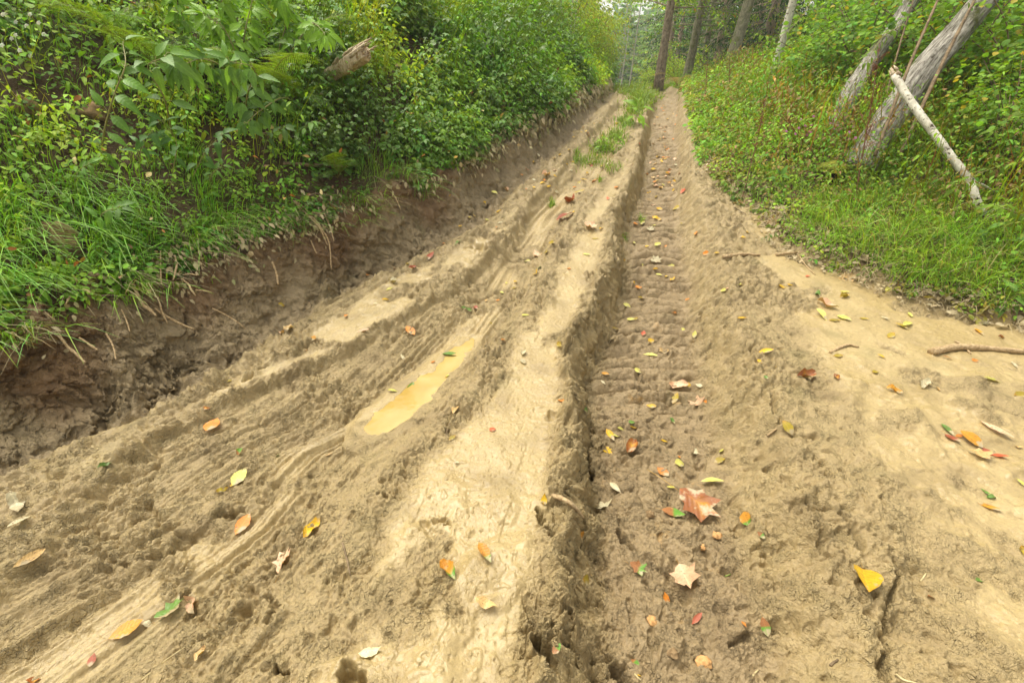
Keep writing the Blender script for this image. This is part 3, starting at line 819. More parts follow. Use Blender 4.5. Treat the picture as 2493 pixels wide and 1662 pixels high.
# ------------------------------------------------------------------ leaf shapes
def leaf_template(st=5, width=.5, fold=.25, curl=.25, peak=.42, tip=1.0, serr=0.0, wave=0.0, seed=0):
    """leaf lying along +y, length 1; returns vertices, quads, triangles, uv"""
    r = np.random.default_rng(seed)
    t = np.linspace(0, 1, st + 1)
    def w(t):
        a = np.where(t < peak, np.sin(.5*np.pi*t/peak)**.8, np.cos(.5*np.pi*(t - peak)/(1 - peak))**tip)
        return .5*width*np.maximum(a, 0)
    V, U = [], []
    for i, tt in enumerate(t):
        z = -curl*tt*tt; y = tt - .12*curl*tt
        hw = w(np.array([tt]))[0]
        V.append((0, y, z)); U.append((0, tt))
        if 0 < i < st:
            zz = z + fold*hw + (wave*r.normal() if wave else 0)
            z2 = z + fold*hw + (wave*r.normal() if wave else 0)
            s = 1 + (serr if i % 2 else -serr)
            V += [(-hw*s, y - serr*.05, zz), (hw*s, y - serr*.05, z2)]; U += [(-hw, tt), (hw, tt)]
    Q, T = [], []
    # index helper
    idx = [(0, None, None)]; k = 1
    for i in range(1, st):
        idx.append((k, k+1, k+2)); k += 3
    idx.append((k, None, None))
    for i in range(st):
        a, b = idx[i], idx[i+1]
        if a[1] is None: T += [(a[0], b[0], b[1]), (a[0], b[2], b[0])]
        elif b[1] is None: T += [(a[1], a[0], b[0]), (a[0], a[2], b[0])]
        else: Q += [(a[1], a[0], b[0], b[1]), (a[0], a[2], b[2], b[0])]
    return np.array(V), np.array(Q).reshape(-1, 4), np.array(T).reshape(-1, 3), np.array(U)

def lobed_template(lobes, wave=.03, seed=0, cup=.15):
    """maple-like or ragged flat leaf from a radial outline [(angle deg, radius)], stalk at (0,0), blade towards +y"""
    r = np.random.default_rng(seed)
    n = len(lobes); c = np.array([0, .42, 0.0])
    V = [c]; U = [(0, .42)]; T = []; Q = []
    for ring in (.5, 1.0):
        for a, rad in lobes:
            a = math.radians(a); x = math.sin(a)*rad*ring; y = math.cos(a)*rad*ring
            p = c + np.array([x, y, 0]); p[2] = cup*((x*x + y*y))*ring + wave*r.normal()
            V.append(p); U.append((p[0], p[1]))
    for k in range(n):
        k1 = (k + 1) % n
        T.append((0, 1 + k1, 1 + k)); Q.append((1 + k, 1 + k1, 1 + n + k1, 1 + n + k))
    return np.array(V), np.array(Q), np.array(T), np.array(U)

LEAF_S = leaf_template(3, .52, .3, .25)                       # small, for masses
LEAF_N = leaf_template(3, .34, .3, .35)
LEAF_R = leaf_template(4, .86, .2, .2, peak=.5, tip=.7)       # roundish
LEAF_M = leaf_template(6, .46, .28, .35, serr=.06)
LEAF_B = [leaf_template(9, .40, .25, c, peak=.36, tip=1.15, serr=.05, wave=.006, seed=i) for i, c in enumerate((.25, .5, .75))]
MAPLE = [(0, .60), (14, .36), (24, .40), (48, .56), (64, .34), (80, .33), (98, .44), (122, .26), (150, .36), (180, .42), (210, .36), (238, .26), (262, .44), (280, .33), (296, .34), (312, .56), (336, .40), (346, .36)]
LOBED = lobed_template(MAPLE, .025, 3)

def jitter_col(base, n, hue=.12, val=.2, r=rng):
    base = np.asarray(base, float)
    v = np.exp(r.normal(0, val, (n, 1)))
    h = r.normal(0, hue, (n, 1))
    c = base[None]*v*np.concatenate([1 + h, 1 + 0*h, 1 - h*.5], 1)
    return np.clip(c, .004, .8)

def scatter_plants(acc, base, h, nl, leaf_len, spread, col, lean=None, tmpl=LEAF_S, droop=.35, trefoil=False, stem=True, up=.0, r=rng):
    """many small leafy plants in one mesh"""
    Np = len(base)
    if Np == 0: return
    h = np.broadcast_to(h, (Np,)); leaf_len = np.broadcast_to(leaf_len, (Np,))
    lean = np.zeros((Np, 3)) if lean is None else lean
    k = np.tile(np.arange(nl), Np); i = np.repeat(np.arange(Np), nl)
    f = ((k + r.uniform(.1, .9, len(k)))/nl)**.75
    az = k*2.4 + r.uniform(0, 6.28, Np)[i] + r.normal(0, .35, len(k))
    d = np.stack([np.cos(az), np.sin(az), np.zeros_like(az)], 1)
    pos = base[i] + np.array([0, 0, 1])*(h[i]*f)[:, None] + lean[i]*(h[i]*f**2)[:, None]
    pet = spread*h[i]*(1.05 - .65*f)*r.uniform(.3, 1, len(k))
    lb = pos + d*pet[:, None] + np.array([0, 0, 1])*(pet*.12)[:, None]
    dr = droop*r.uniform(.2, 1.6, len(k)) - up
    fwd = d*np.cos(dr)[:, None] - np.array([0, 0, 1])*np.sin(dr)[:, None] + lean[i]*.25
    nrm = np.array([0, 0, 1.]) + d*.25 + lean[i]*.5 + r.normal(0, .28, (len(k), 3))
    L = leaf_len[i]*r.uniform(.55, 1.15, len(k))*(1.1 - .35*f)
    C = col[i]*np.exp(r.normal(0, .13, (len(k), 1)))*(.72 + .42*f)[:, None]**.0
    if trefoil:
        for a in (-1.15, 0, 1.15):
            ca, sa = math.cos(a), math.sin(a)
            s = norm(np.cross(fwd, nrm))
            place_templates(acc, *tmpl[:3], lb, fwd*ca + s*sa, nrm + s*sa*.15, L*(1 if a == 0 else .85), C, tmpl[3])
    else:
        place_templates(acc, *tmpl[:3], lb, fwd, nrm, L, C, tmpl[3])
    if stem:
        top = base + np.array([0, 0, 1])*h[:, None] + lean*h[:, None]
        mid = base + np.array([0, 0, 1])*(h*.5)[:, None] + lean*(h*.25)[:, None]
        w = np.maximum(h*.008, .0015)[:, None]
        sx = np.array([1, 0, 0])*w; sy = np.array([0, 1, 0])*w
        V = np.stack([base - sx, base + sx, mid + sx, mid - sx, top - sx*.3, top + sx*.3, base - sy, base + sy, mid + sy, mid - sy, top - sy*.3, top + sy*.3], 1).reshape(-1, 3)
        o = (np.arange(Np)*12)[:, None]
        Q = np.concatenate([o + np.array([[0, 1, 2, 3]]), o + np.array([[3, 2, 5, 4]]), o + np.array([[6, 7, 8, 9]]), o + np.array([[9, 8, 11, 10]])])
        acc.add(V, Q, None, np.repeat(col*np.array([1.1, .85, .8]), 12, 0), np.zeros((len(V), 2)))

def grass_blades(acc, base, L, width, dirs, bend, col, r=rng, segs=4):
    """curved tapering blades"""
    n = len(base)
    if n == 0: return
    d = norm(dirs); side = norm(np.cross(d, np.array([0, 0, 1.])) + r.normal(0, .25, (n, 3)))
    V = []
    for s in range(segs + 1):
        t = s/segs
        p = base + np.array([0, 0, 1])*(L*(t - bend*t*t*.62))[:, None] + d*(L*bend*(t**1.7)*.75)[:, None]
        w = (width*(1 - t**1.6)*.5 + .0003)[:, None]
        V += [p - side*w, p + side*w]
    V = np.stack(V, 1)
    k = 2*(segs + 1); o = (np.arange(n)*k)[:, None]
    Q = np.concatenate([o + np.array([[2*s, 2*s + 1, 2*s + 3, 2*s + 2]]) for s in range(segs)])
    U = np.tile(np.array([[(-.2, s/segs), (.2, s/segs)] for s in range(segs + 1)]).reshape(-1, 2), (n, 1))
    acc.add(V.reshape(-1, 3), Q, None, np.repeat(col, k, 0), U)

# frond in its own frame: rises along +z then arches over +y
def frond_mesh(L=.6, pairs=18, width=.2, col=(.16, .27, .03), arch=1.1, seed=0, acc=None):
    r = np.random.default_rng(seed); acc = acc or Acc()
    t = np.linspace(0, 1, 14)
    ang = (1.15 - arch*t**1.1)
    dy = np.cos(ang); dz = np.sin(ang)
    P = np.stack([np.cumsum(r.normal(0, .01, 14)), np.cumsum(dy)*L/14, np.cumsum(dz)*L/14], 1); P[0] = 0
    tube(acc, P, np.linspace(.004, .0012, 14)*L/.6, 4, (.20, .17, .05), cap=False)
    pos, fwd, nrm, sc, cc = [], [], [], [], []
    for k in range(pairs):
        f = .14 + .85*(k/(pairs - 1)); i = f*13; i0 = int(min(i, 12)); p = P[i0] + (P[i0+1] - P[i0])*(i - i0)
        tg = norm(P[min(i0+1, 13)] - P[max(i0-1, 0)]); up = norm(np.cross(np.array([1., 0, 0]), tg))
        plen = width*L/.6*math.sin(math.pi*min(1, (.12 + .88*(1 - f)))**.9)*(1.0 if f > .25 else .75) + .012
        for sgn in (-1, 1):
            d = norm(np.array([sgn, 0, 0]) + tg*.45 - up*.12 + r.normal(0, .05, 3))
            # pinnules along the pinna
            m = max(3, int(plen/.013))
            for q in range(m):
                g = (q + .5)/m; pp = p + d*plen*g - up*.12*plen*g*g
                pl = min(plen*.30, L*.030)*(1 - g*.75) + .002
                for s2 in (-1, 1):
                    pos.append(pp); fwd.append(norm(np.cross(up, d)*s2 + d*.35)); nrm.append(up + r.normal(0, .12, 3)); sc.append(pl)
                    cc.append(np.array(col)*math.exp(r.normal(0, .12)))
    tm = (np.array([(0, 0, 0), (-.26, .45, .03), (0, 1, -.05), (.26, .45, .03)]), np.array([(0, 3, 2, 1)]), None, np.array([(0, 0), (-.2, .5), (0, 1), (.2, .5)]))
    place_templates(acc, tm[0], tm[1], None, np.array(pos), np.array(fwd), np.array(nrm), np.array(sc), np.array(cc), tm[3])
    return acc

def px(u, v, t):
    """point at forward distance t on the ray through (u, v)"""
    dx, dy, dz = ray(u, v)
    return np.array([float(dx*t), float(dy*t), CAM_H + float(dz*t)])

# ------------------------------------------------------------------ undergrowth of the left bank
def bank_cover():
    r = np.random.default_rng(101)
    n = 38000
    y = r.uniform(.1, 14.6, n)**1.0; dW = r.uniform(0, 1, n)**1.25*7.5 - .03
    E = KX('E', y); bw, bh = bank_wh(y); x = E - .14 - bw - dW
    z = land(x, y, False)
    u, v, d = project(x, y, z)
    keep = (d > .5) & (u > -500) & (u < 2200) & (v > -420) & (v < 1500)
    dist = np.hypot(x, y)
    keep &= r.uniform(0, 1, n) < np.clip(5.5/dist, .25, 1)
    # thin, grassy, partly bare soil on the left; dark gap under the overhanging plants
    patch = perlin(x*1.3, y*1.3, 201)
    bare = ((u < 560) & (v > 170) & (v < 560))
    keep &= ~(bare & (r.uniform(0, 1, n) < .34 + patch*.6))
    keep &= ~((u < 330) & (v < 200) & (r.uniform(0, 1, n) < .45))
    keep &= ~((u > 480) & (u < 760) & (v > 300) & (v < 460) & (r.uniform(0, 1, n) < .5))
    gap = perlin(x*1.9, y*1.9, 202) + .6*perlin(x*4.6, y*4.6, 203)
    keep &= r.uniform(0, 1, n) < sstep(np.where(u < 760, -.85, -.55), np.where(u < 760, -.2, .12), gap)
    x, y, z, u, v, dW, dist, gap = (a[keep] for a in (x, y, z, u, v, dW, dist, gap))
    n = len(x); base = np.stack([x, y, z], 1)
    sp = perlin(x*.9, y*.9, 210) + r.normal(0, .14, n)
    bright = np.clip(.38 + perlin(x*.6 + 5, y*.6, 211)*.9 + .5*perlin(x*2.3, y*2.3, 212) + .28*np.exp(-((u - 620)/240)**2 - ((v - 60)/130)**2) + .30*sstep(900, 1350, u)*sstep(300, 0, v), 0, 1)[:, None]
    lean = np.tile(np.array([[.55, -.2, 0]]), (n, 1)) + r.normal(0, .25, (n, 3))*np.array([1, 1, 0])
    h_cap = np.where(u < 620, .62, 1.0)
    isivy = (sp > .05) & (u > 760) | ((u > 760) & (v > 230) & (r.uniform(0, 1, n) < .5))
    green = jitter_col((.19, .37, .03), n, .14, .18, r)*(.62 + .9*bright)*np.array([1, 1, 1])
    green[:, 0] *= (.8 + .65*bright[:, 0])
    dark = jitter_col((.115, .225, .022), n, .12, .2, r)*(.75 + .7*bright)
    A, B = Acc(), Acc()
    m = ~isivy
    h = h_cap*r.uniform(.07, .26, n)*(1 + .9*sstep(0, .5, gap))*np.clip(.55 + dW*.9, .5, 1.4)*np.clip(dist/5, .8, 1.35)
    ll = np.clip(dist*.0115, .042, .085)*r.uniform(.65, 1.5, n)
    third = r.integers(0, 3, n)
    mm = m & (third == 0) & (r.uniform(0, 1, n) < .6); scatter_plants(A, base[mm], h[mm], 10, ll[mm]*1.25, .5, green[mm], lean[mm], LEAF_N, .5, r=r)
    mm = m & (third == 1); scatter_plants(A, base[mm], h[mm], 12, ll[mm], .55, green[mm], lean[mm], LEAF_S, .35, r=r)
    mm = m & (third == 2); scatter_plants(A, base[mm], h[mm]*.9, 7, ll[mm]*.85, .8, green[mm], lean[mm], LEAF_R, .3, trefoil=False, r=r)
    # low creeping cover on the barer left part
    n3 = 7000; y3 = r.uniform(.5, 8, n3); E3 = KX('E', y3); w3, _ = bank_wh(y3); x3 = E3 - .14 - w3 - r.uniform(0, 5, n3); z3 = land(x3, y3, False)
    u3, v3, d3 = project(x3, y3, z3); k3 = (d3 > .5) & (u3 > -300) & (u3 < 900) & (v3 > -200) & (r.uniform(0, 1, n3) < .35 + .9*np.clip(perlin(x3*3, y3*3, 204) + .3, 0, 1))
    b3 = np.stack([x3, y3, z3], 1)[k3]; m3 = len(b3); dd3 = np.hypot(b3[:, 0], b3[:, 1])
    scatter_plants(A, b3, r.uniform(.03, .09, m3), 7, np.clip(dd3*.008, .022, .05)*r.uniform(.7, 1.3, m3), 1.5, jitter_col((.14, .27, .03), m3, .15, .25, r), np.tile([[.4, -.2, 0]], (m3, 1)), LEAF_R, .3, stem=False, r=r)
    A.build('bank_undergrowth', M['herb'])
    m = isivy
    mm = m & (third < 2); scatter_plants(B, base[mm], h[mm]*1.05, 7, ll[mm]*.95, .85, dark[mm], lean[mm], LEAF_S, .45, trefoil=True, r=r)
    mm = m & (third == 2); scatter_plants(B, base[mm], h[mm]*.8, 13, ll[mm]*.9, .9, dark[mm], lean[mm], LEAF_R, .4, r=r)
    B.build('bank_brambles', M['ivy'])
    o = bpy.data.objects['bank_undergrowth']; tag(o, 'dense green nettle-like undergrowth covering the left bank', 'undergrowth', kind='stuff')
    o = bpy.data.objects['bank_brambles']; tag(o, 'dark glossy brambles and ivy draped over the left bank', 'brambles', kind='stuff')
    # dry stems and yellow and brown leaves caught in the green
    D = Acc(); k = 1500
    s = r.choice(n, k); p = base[s] + np.stack([r.normal(0, .1, k), r.normal(0, .1, k), r.uniform(.03, .22, k)], 1)
    nr = norm(np.array([.5, -.3, .8]) + r.normal(0, .5, (k, 3))); fw = r.normal(0, 1, (k, 3))
    cl = np.array([(.42, .27, .05), (.36, .14, .03), (.22, .12, .05), (.45, .36, .16)])[r.integers(0, 4, k)]*np.exp(r.normal(0, .2, (k, 1)))
    place_templates(D, *LEAF_M[:3], p, fw, nr, r.uniform(.03, .065, k)*np.clip(dist[s]/4, .8, 1.6), cl, LEAF_M[3])
    D.build('dead_leaf_litter', M['litter']); tag(bpy.data.objects['dead_leaf_litter'], 'brown and yellow dead leaves caught among the plants of the left bank', 'leaf litter', kind='stuff')

def bank_grass():
    r = np.random.default_rng(102)
    A = Acc()
    # grass on the left part of the slope and hanging over the cut
    n = 44000
    y = r.uniform(.3, 7.5, n); dW = np.abs(r.normal(0, 1, n))*.9 - .10
    E = KX('E', y); bw, bh = bank_wh(y); x = E - .14 - bw - dW
    z = land(x, y, False); u, v, d = project(x, y, z)
    tuft = perlin(x*3.4, y*3.4, 221)
    keep = (d > .4) & (u > -350) & (u < 1250) & (v > 60) & (r.uniform(0, 1, n) < np.clip(.25 + tuft*1.6, 0, 1)*np.where(u < 620, 1.0, .35))
    x, y, z, u, dW = (a[keep] for a in (x, y, z, u, dW)); n = len(x)
    L = r.uniform(.09, .30, n)*np.where(dW < .2, 1.15, .85); hang = np.where(dW < .22, 1.35, .75)*r.uniform(.6, 1.2, n)
    dirs = np.stack([.9 + r.normal(0, .55, n), -.35 + r.normal(0, .6, n), np.zeros(n)], 1)
    col = jitter_col((.20, .39, .035), n, .18, .22, r)
    pale = (dW < .1) & (r.uniform(0, 1, n) < .35); col[pale] = jitter_col((.34, .28, .15), int(pale.sum()), .05, .15, r)
    grass_blades(A, np.stack([x, y, z - .01], 1), L, r.uniform(.0028, .006, n), dirs, hang, col, r)
    # big tufts drooping over the lip
    for u0, v0, k in [(10,560,170),(60,610,150),(0,680,160),(100,560,90),(40,500,110),(215,500,120),(260,540,140),(300,590,110),(240,600,90),(480,600,60),(380,520,80),(140,470,80),(560,520,50),(330,470,70)]:
        k = int(k*.42); p0 = march(max(u0, 2), v0)[0]; q = p0 + r.normal(0, 1, (k, 3))*np.array([.05, .06, 0]); q[:, 2] = land(q[:, 0], q[:, 1], False)
        dd = np.stack([.9 + r.normal(0, .35, k), -.4 + r.normal(0, .5, k), np.zeros(k)], 1)
        grass_blades(A, q, r.uniform(.18, .42, k), r.uniform(.0035, .0065, k), dd, r.uniform(.8, 1.75, k), jitter_col((.20, .40, .035), k, .12, .22, r), r, 6)
    A.build('bank_grass', M['grass']); tag(bpy.data.objects['bank_grass'], 'long green grass growing on the left slope and hanging over the cut', 'grass', kind='stuff')
    # mud-splashed leaves and stems hanging along the lip of the cut
    B = Acc(); n = 6500
    y = r.uniform(.8, 13.5, n); dW = np.abs(r.normal(0, .10, n)) - .07*r.uniform(0, 1.6, n)
    E = KX('E', y); bw, bh = bank_wh(y); x = E - .14 - bw - dW; z = land(x, y, False)
    u, v, d = project(x, y, z)
    keep = r.uniform(0, 1, n) < np.where((u > 400) & (u < 800), .9, np.where(u > 1120, .95, .22))
    x, y, z, u = (a[keep] for a in (x, y, z, u)); n = len(x)
    p = np.stack([x + .05 + r.normal(0, .05, n), y + r.normal(0, .06, n), z + r.uniform(-.12, .09, n)], 1)
    fw = np.array([.4, -.2, -.9]) + r.normal(0, .45, (n, 3)); nr = np.array([.8, -.4, .35]) + r.normal(0, .4, (n, 3))
    dist = np.hypot(x, y)
    cl = jitter_col((.44, .38, .23), n, .06, .2, r); g = r.uniform(0, 1, n) < .5; cl[g] = jitter_col((.13, .21, .05), int(g.sum()), .1, .2, r)
    place_templates(B, *LEAF_S[:3], p, fw, nr, np.clip(dist*.0115, .03, .08)*r.uniform(.7, 1.3, n), cl, LEAF_S[3])
    n2 = 2600; s = r.choice(n, n2)
    q = np.stack([x[s], y[s], z[s] + .02], 1) + r.normal(0, .03, (n2, 3))
    dd = np.stack([.8 + r.normal(0, .4, n2), -.3 + r.normal(0, .4, n2), np.zeros(n2)], 1)
    grass_blades(B, q, r.uniform(.06, .2, n2), np.full(n2, .003), dd, r.uniform(1.2, 1.9, n2), jitter_col((.38, .31, .18), n2, .05, .2, r), r)
    B.build('muddy_hanging_leaves', M['muddy']); tag(bpy.data.objects['muddy_hanging_leaves'], 'mud-splashed grey-beige leaves and stalks hanging along the lip of the cut bank', 'muddy leaves', kind='stuff')

bank_cover(); bank_grass()

# ------------------------------------------------------------------ right verge
def verge_cover():
    r = np.random.default_rng(103)
    n = 24000
    y = r.uniform(1.2, 15, n); dV = r.uniform(0, 1, n)**1.2*9.0
    V = KX('V', y); x = V + dV - .02
    z = land(x, y, False); u, v, d = project(x, y, z)
    dist = np.hypot(x, y)
    keep = (r.uniform(0, 1, n) > .72*np.exp(-((u - 2250)/360)**2 - ((v - 620)/110)**2)) & (d > .6) & (u > 1300) & (u < 3000) & (v < 1200) & (r.uniform(0, 1, n) < np.clip(5/dist, .3, 1))
    x, y, z, u, v, dV, dist = (a[keep] for a in (x, y, z, u, v, dV, dist)); n = len(x)
    base = np.stack([x, y, z], 1)
    h = r.uniform(.05, .36, n)*np.clip(.3 + dV*.8, .3, 1.5)*np.clip(dist/5, .8, 1.4)
    ll = np.clip(dist*.0088, .026, .075)*r.uniform(.75, 1.3, n)
    lean = r.normal(0, .3, (n, 3))*np.array([1, 1, 0]) + np.array([-.2, -.15, 0])
    br = np.clip(.42 + perlin(x*.8, y*.8, 231)*.9 + .5*perlin(x*2.6, y*2.6, 234) + .25*(dV < 1.2), .1, 1)[:, None]
    g = jitter_col((.19, .34, .03), n, .16, .2, r)*(.6 + .75*br)
    yel = (perlin(x*2.1, y*2.1, 232) > -.1) & (r.uniform(0, 1, n) < .4); g[yel] = jitter_col((.25, .24, .04), int(yel.sum()), .1, .2, r)
    dry = (perlin(x*1.7, y*1.7, 233) > -.1) & (r.uniform(0, 1, n) < .17) & (y > 3.6); g[dry] = jitter_col((.27, .17, .07), int(dry.sum()), .08, .2, r)
    A = Acc(); k = r.integers(0, 3, n)
    for q, (tm, nl, sp, f) in enumerate(((LEAF_S, 10, .8, 1), (LEAF_R, 8, .9, .9), (LEAF_N, 9, .55, 1.25))):
        m = k == q; scatter_plants(A, base[m], h[m], nl, ll[m]*f, sp, g[m], lean[m], tm, .3, r=r)
    # taller stalks further in
    nt_ = 1500; s_ = r.choice(np.nonzero(dV > .9)[0], nt_); hh = r.uniform(.3, .75, nt_)
    scatter_plants(A, base[s_], hh, 13, np.clip(dist[s_]*.012, .05, .1)*r.uniform(.7, 1.2, nt_), .28, g[s_]*np.array([.95, 1, 1]), lean[s_]*.5, LEAF_N, .4, r=r)
    scatter_plants(A, base[s_[:500]] + r.normal(0, .1, (500, 3))*np.array([1, 1, 0]), hh[:500]*1.1, 5, np.full(500, .03), .12, jitter_col((.25, .13, .05), 500, .05, .2, r), lean[s_[:500]]*.6, LEAF_N, .2, r=r) if False else None
    A.build('verge_herbs', M['herb']); tag(bpy.data.objects['verge_herbs'], 'mixed green and yellowing herbs carpeting the right verge', 'herbs', kind='stuff')
    # grass belt beside the mud
    B = Acc(); n = 52000
    y = r.uniform(1.0, 12, n); dV = np.abs(r.normal(0, 1, n))*1.5 + r.uniform(0, .1, n); x = KX('V', y) + dV
    z = land(x, y, False); u, v, d = project(x, y, z)
    tf = perlin(x*2.8, y*2.8, 241)
    near = np.exp(-((u - 2250)/380)**2 - ((v - 620)/140)**2)
    keep = (d > .4) & (u > 1500) & (u < 2900) & (r.uniform(0, 1, n) < np.clip(.22 + tf*1.1 + near*.9, 0, 1))
    x, y, z, dV, nr = (a[keep] for a in (x, y, z, dV, near)); n = len(x)
    L = r.uniform(.11, .28, n)*(.85 + 1.1*nr)*np.clip(.5 + dV*2, .5, 1)
    dirs = r.normal(0, 1, (n, 3)) + np.array([-.7, -.3, 0]); dirs[:, 2] = 0
    col = jitter_col((.25, .42, .045), n, .15, .22, r); st_ = r.uniform(0, 1, n) < .14; col[st_] = jitter_col((.38, .30, .15), int(st_.sum()), .05, .2, r)
    grass_blades(B, np.stack([x, y, z - .01], 1), L, r.uniform(.003, .0085, n), dirs, r.uniform(.5, 1.25, n), col, r)
    B.build('verge_grass', M['grass']); tag(bpy.data.objects['verge_grass'], 'tufts of arching green grass along the right edge of the mud', 'grass', kind='stuff')
    # beige mud-caked litter along the edge
    Cc = Acc(); n = 2600
    y = r.uniform(1.5, 6, n); x = KX('V', y) + r.normal(.06, .09, n)*(1.2)
    z = land(x, y, True); u, v, d = project(x, y, z)
    keep = r.uniform(0, 1, n) < np.where((u > 1850), .85, .3); x, y, z = x[keep], y[keep], z[keep]; n = len(x)
    p = np.stack([x, y, z + r.uniform(.004, .035, n)], 1)
    nr2 = np.array([-.1, -.2, 1]) + r.normal(0, .45, (n, 3)); cl = jitter_col((.47, .38, .23), n, .05, .22, r)
    q = r.integers(0, 2, n).astype(bool)
    place_templates(Cc, *LEAF_M[:3], p[q], r.normal(0, 1, (int(q.sum()), 3)), nr2[q], r.uniform(.02, .055, int(q.sum())), cl[q], LEAF_M[3])
    place_templates(Cc, *LEAF_R[:3], p[~q], r.normal(0, 1, (int((~q).sum()), 3)), nr2[~q], r.uniform(.02, .05, int((~q).sum())), cl[~q], LEAF_R[3])
    n2 = 1500; s = r.choice(n, n2); dd = r.normal(0, 1, (n2, 3)); dd[:, 2] = 0
    grass_blades(Cc, p[s], r.uniform(.05, .16, n2), np.full(n2, .0035), dd, r.uniform(1.1, 1.9, n2), jitter_col((.45, .37, .23), n2, .05, .2, r), r)
    Cc.build('verge_leaf_litter', M['muddy']); tag(bpy.data.objects['verge_leaf_litter'], 'beige mud-caked dead leaves and stalks lining the right edge of the mud', 'leaf litter', kind='stuff')
    # grass on the crown of the track
    G = Acc(); pts = []
    strip = [(1440,395,60,20,150),(1470,360,50,20,260),(1500,335,45,18,220),(1520,300,40,16,160),(1490,410,40,14,60),(1560,250,50,18,500),(1575,235,60,14,500),(1545,270,45,12,260),(1535,225,60,8,260),(1555,215,80,6,300),(1690,232,60,10,200),(1520,210,60,8,500),(1404,385,14,20,60),(1345,500,10,8,30),(1517,585,10,14,60),(1460,440,10,6,20),(1560,535,8,10,20)]
    us, vs_ = [], []
    for u0, v0, du, dv, k in strip:
        k = int(k*1.7); us.append(r.normal(u0, du*.30, k)); vs_.append(r.normal(v0, dv*.5, k))
    P = march(np.concatenate(us), np.concatenate(vs_)); n = len(P)
    dirs = r.normal(0, 1, (n, 3)); dirs[:, 2] = 0; dist = np.hypot(P[:, 0], P[:, 1])
    grass_blades(G, P, r.uniform(.05, .14, n)*np.clip(dist/6, .7, 1.5), r.uniform(.005, .010, n)*np.clip(dist/6, 1, 2), dirs, r.uniform(.4, 1.2, n), jitter_col((.20, .30, .035), n, .12, .2, r), r)
    G.build('track_grass', M['grass']); tag(bpy.data.objects['track_grass'], 'patches of short bright grass between the two wheel tracks uphill', 'grass', kind='stuff')
verge_cover()
# ------------------------------------------------------------------ ferns, saplings and other single plants
def copy_tree(o, parent=None):
    c = o.copy(); COL.objects.link(c)
    if parent is not None: c.parent = parent
    for ch in list(o.children): copy_tree(ch, c)
    return c

_frond_data = []
def frond_data():
    if not _frond_data:
        for k, (L, w, arch, col) in enumerate(((.62, .17, 1.25, (.15, .27, .025)), (.52, .15, 1.5, (.12, .24, .03)), (.7, .19, 1.0, (.19, .29, .03)), (.5, .13, 1.6, (.33, .25, .11)))):
            o = frond_mesh(L, 19, w, col, arch, k).build('frond', M['fern'])
            _frond_data.append(o.data); bpy.data.objects.remove(o)
    return _frond_data

def fern(loc, size, label, group, n=8, dry=False, toward=(.6, -.5), seed=0):
    r = random.Random(seed); D = frond_data()
    root = empty('dry_fern' if dry else 'fern', loc)
    tag(root, label, 'fern', group)
    a0 = math.atan2(toward[1], toward[0]) - math.pi/2
    for k in range(n):
        o = bpy.data.objects.new('frond', D[3] if dry else D[r.randrange(3)]); COL.objects.link(o); o.parent = root
        a = a0 + (k/(n-1) - .5)*4.2 + r.uniform(-.25, .25)
        s = size*r.uniform(.75, 1.15)
        o.scale = (s, s, s); o.rotation_euler = (r.uniform(-.35, .15), r.uniform(-.15, .15), a)
    return root

FERNS = [  # photo point of the base, how far the plant stands, size, what sets it apart
    (470,215,1.0,'bright arching fern behind the tall broad-leaved sapling'), (400,190,.85,'fern drooping over bare soil near the top left corner'),
    (690,180,1.2,'large feathery fern left of the broken log'), (760,140,1.0,'fern growing against the broken pale log'),
    (640,250,1.1,'fern spreading over the mossy lower log'), (730,270,1.0,'fern just below the mossy lower log'),
    (800,230,.9,'yellow-green fern under the broken pale log'), (880,60,.9,'fern high on the slope above the broken log'),
    (960,90,.8,'fern among small white flowers high on the slope'), (820,440,.55,'small yellowing fern at the lip of the cut bank'),
    (1090,330,.6,'fern half buried in brambles midway up the track'), (1140,400,.45,'small low fern right above the muddy wall'),
    (300,110,.9,'old fern near the top left corner of the slope')]
for k, (u, v, s, lab) in enumerate(FERNS):
    P = march(u, v)[0]; fern(tuple(P + np.array([.02, -.02, .02])), s*.82, lab, 'ferns on the left bank', 8, seed=k + 50)
for k, (u, v, s, lab) in enumerate([(2110,500,.42,'small bright fern at the foot of the tall dock stalk'), (2270,490,.5,'fern between the grass and the fallen birch pole'),
                                   (2210,520,.45,'low fern behind the tall grass of the right verge'), (1830,230,.8,'yellowish fern near the slim birch'), (1950,300,.6,'fern beside the pink flowers')]):
    P = march(u, v)[0]; fern(tuple(P), s*.8, lab, 'ferns on the right verge', 7, toward=(-.6, -.6), seed=k + 80)
P = march(1650, 215)[0]; fern(tuple(P), 1.5, 'withered beige fern hanging over the crest beside the spruce trunk', 'dry ferns', 6, True, (-.8, -.4), 91)

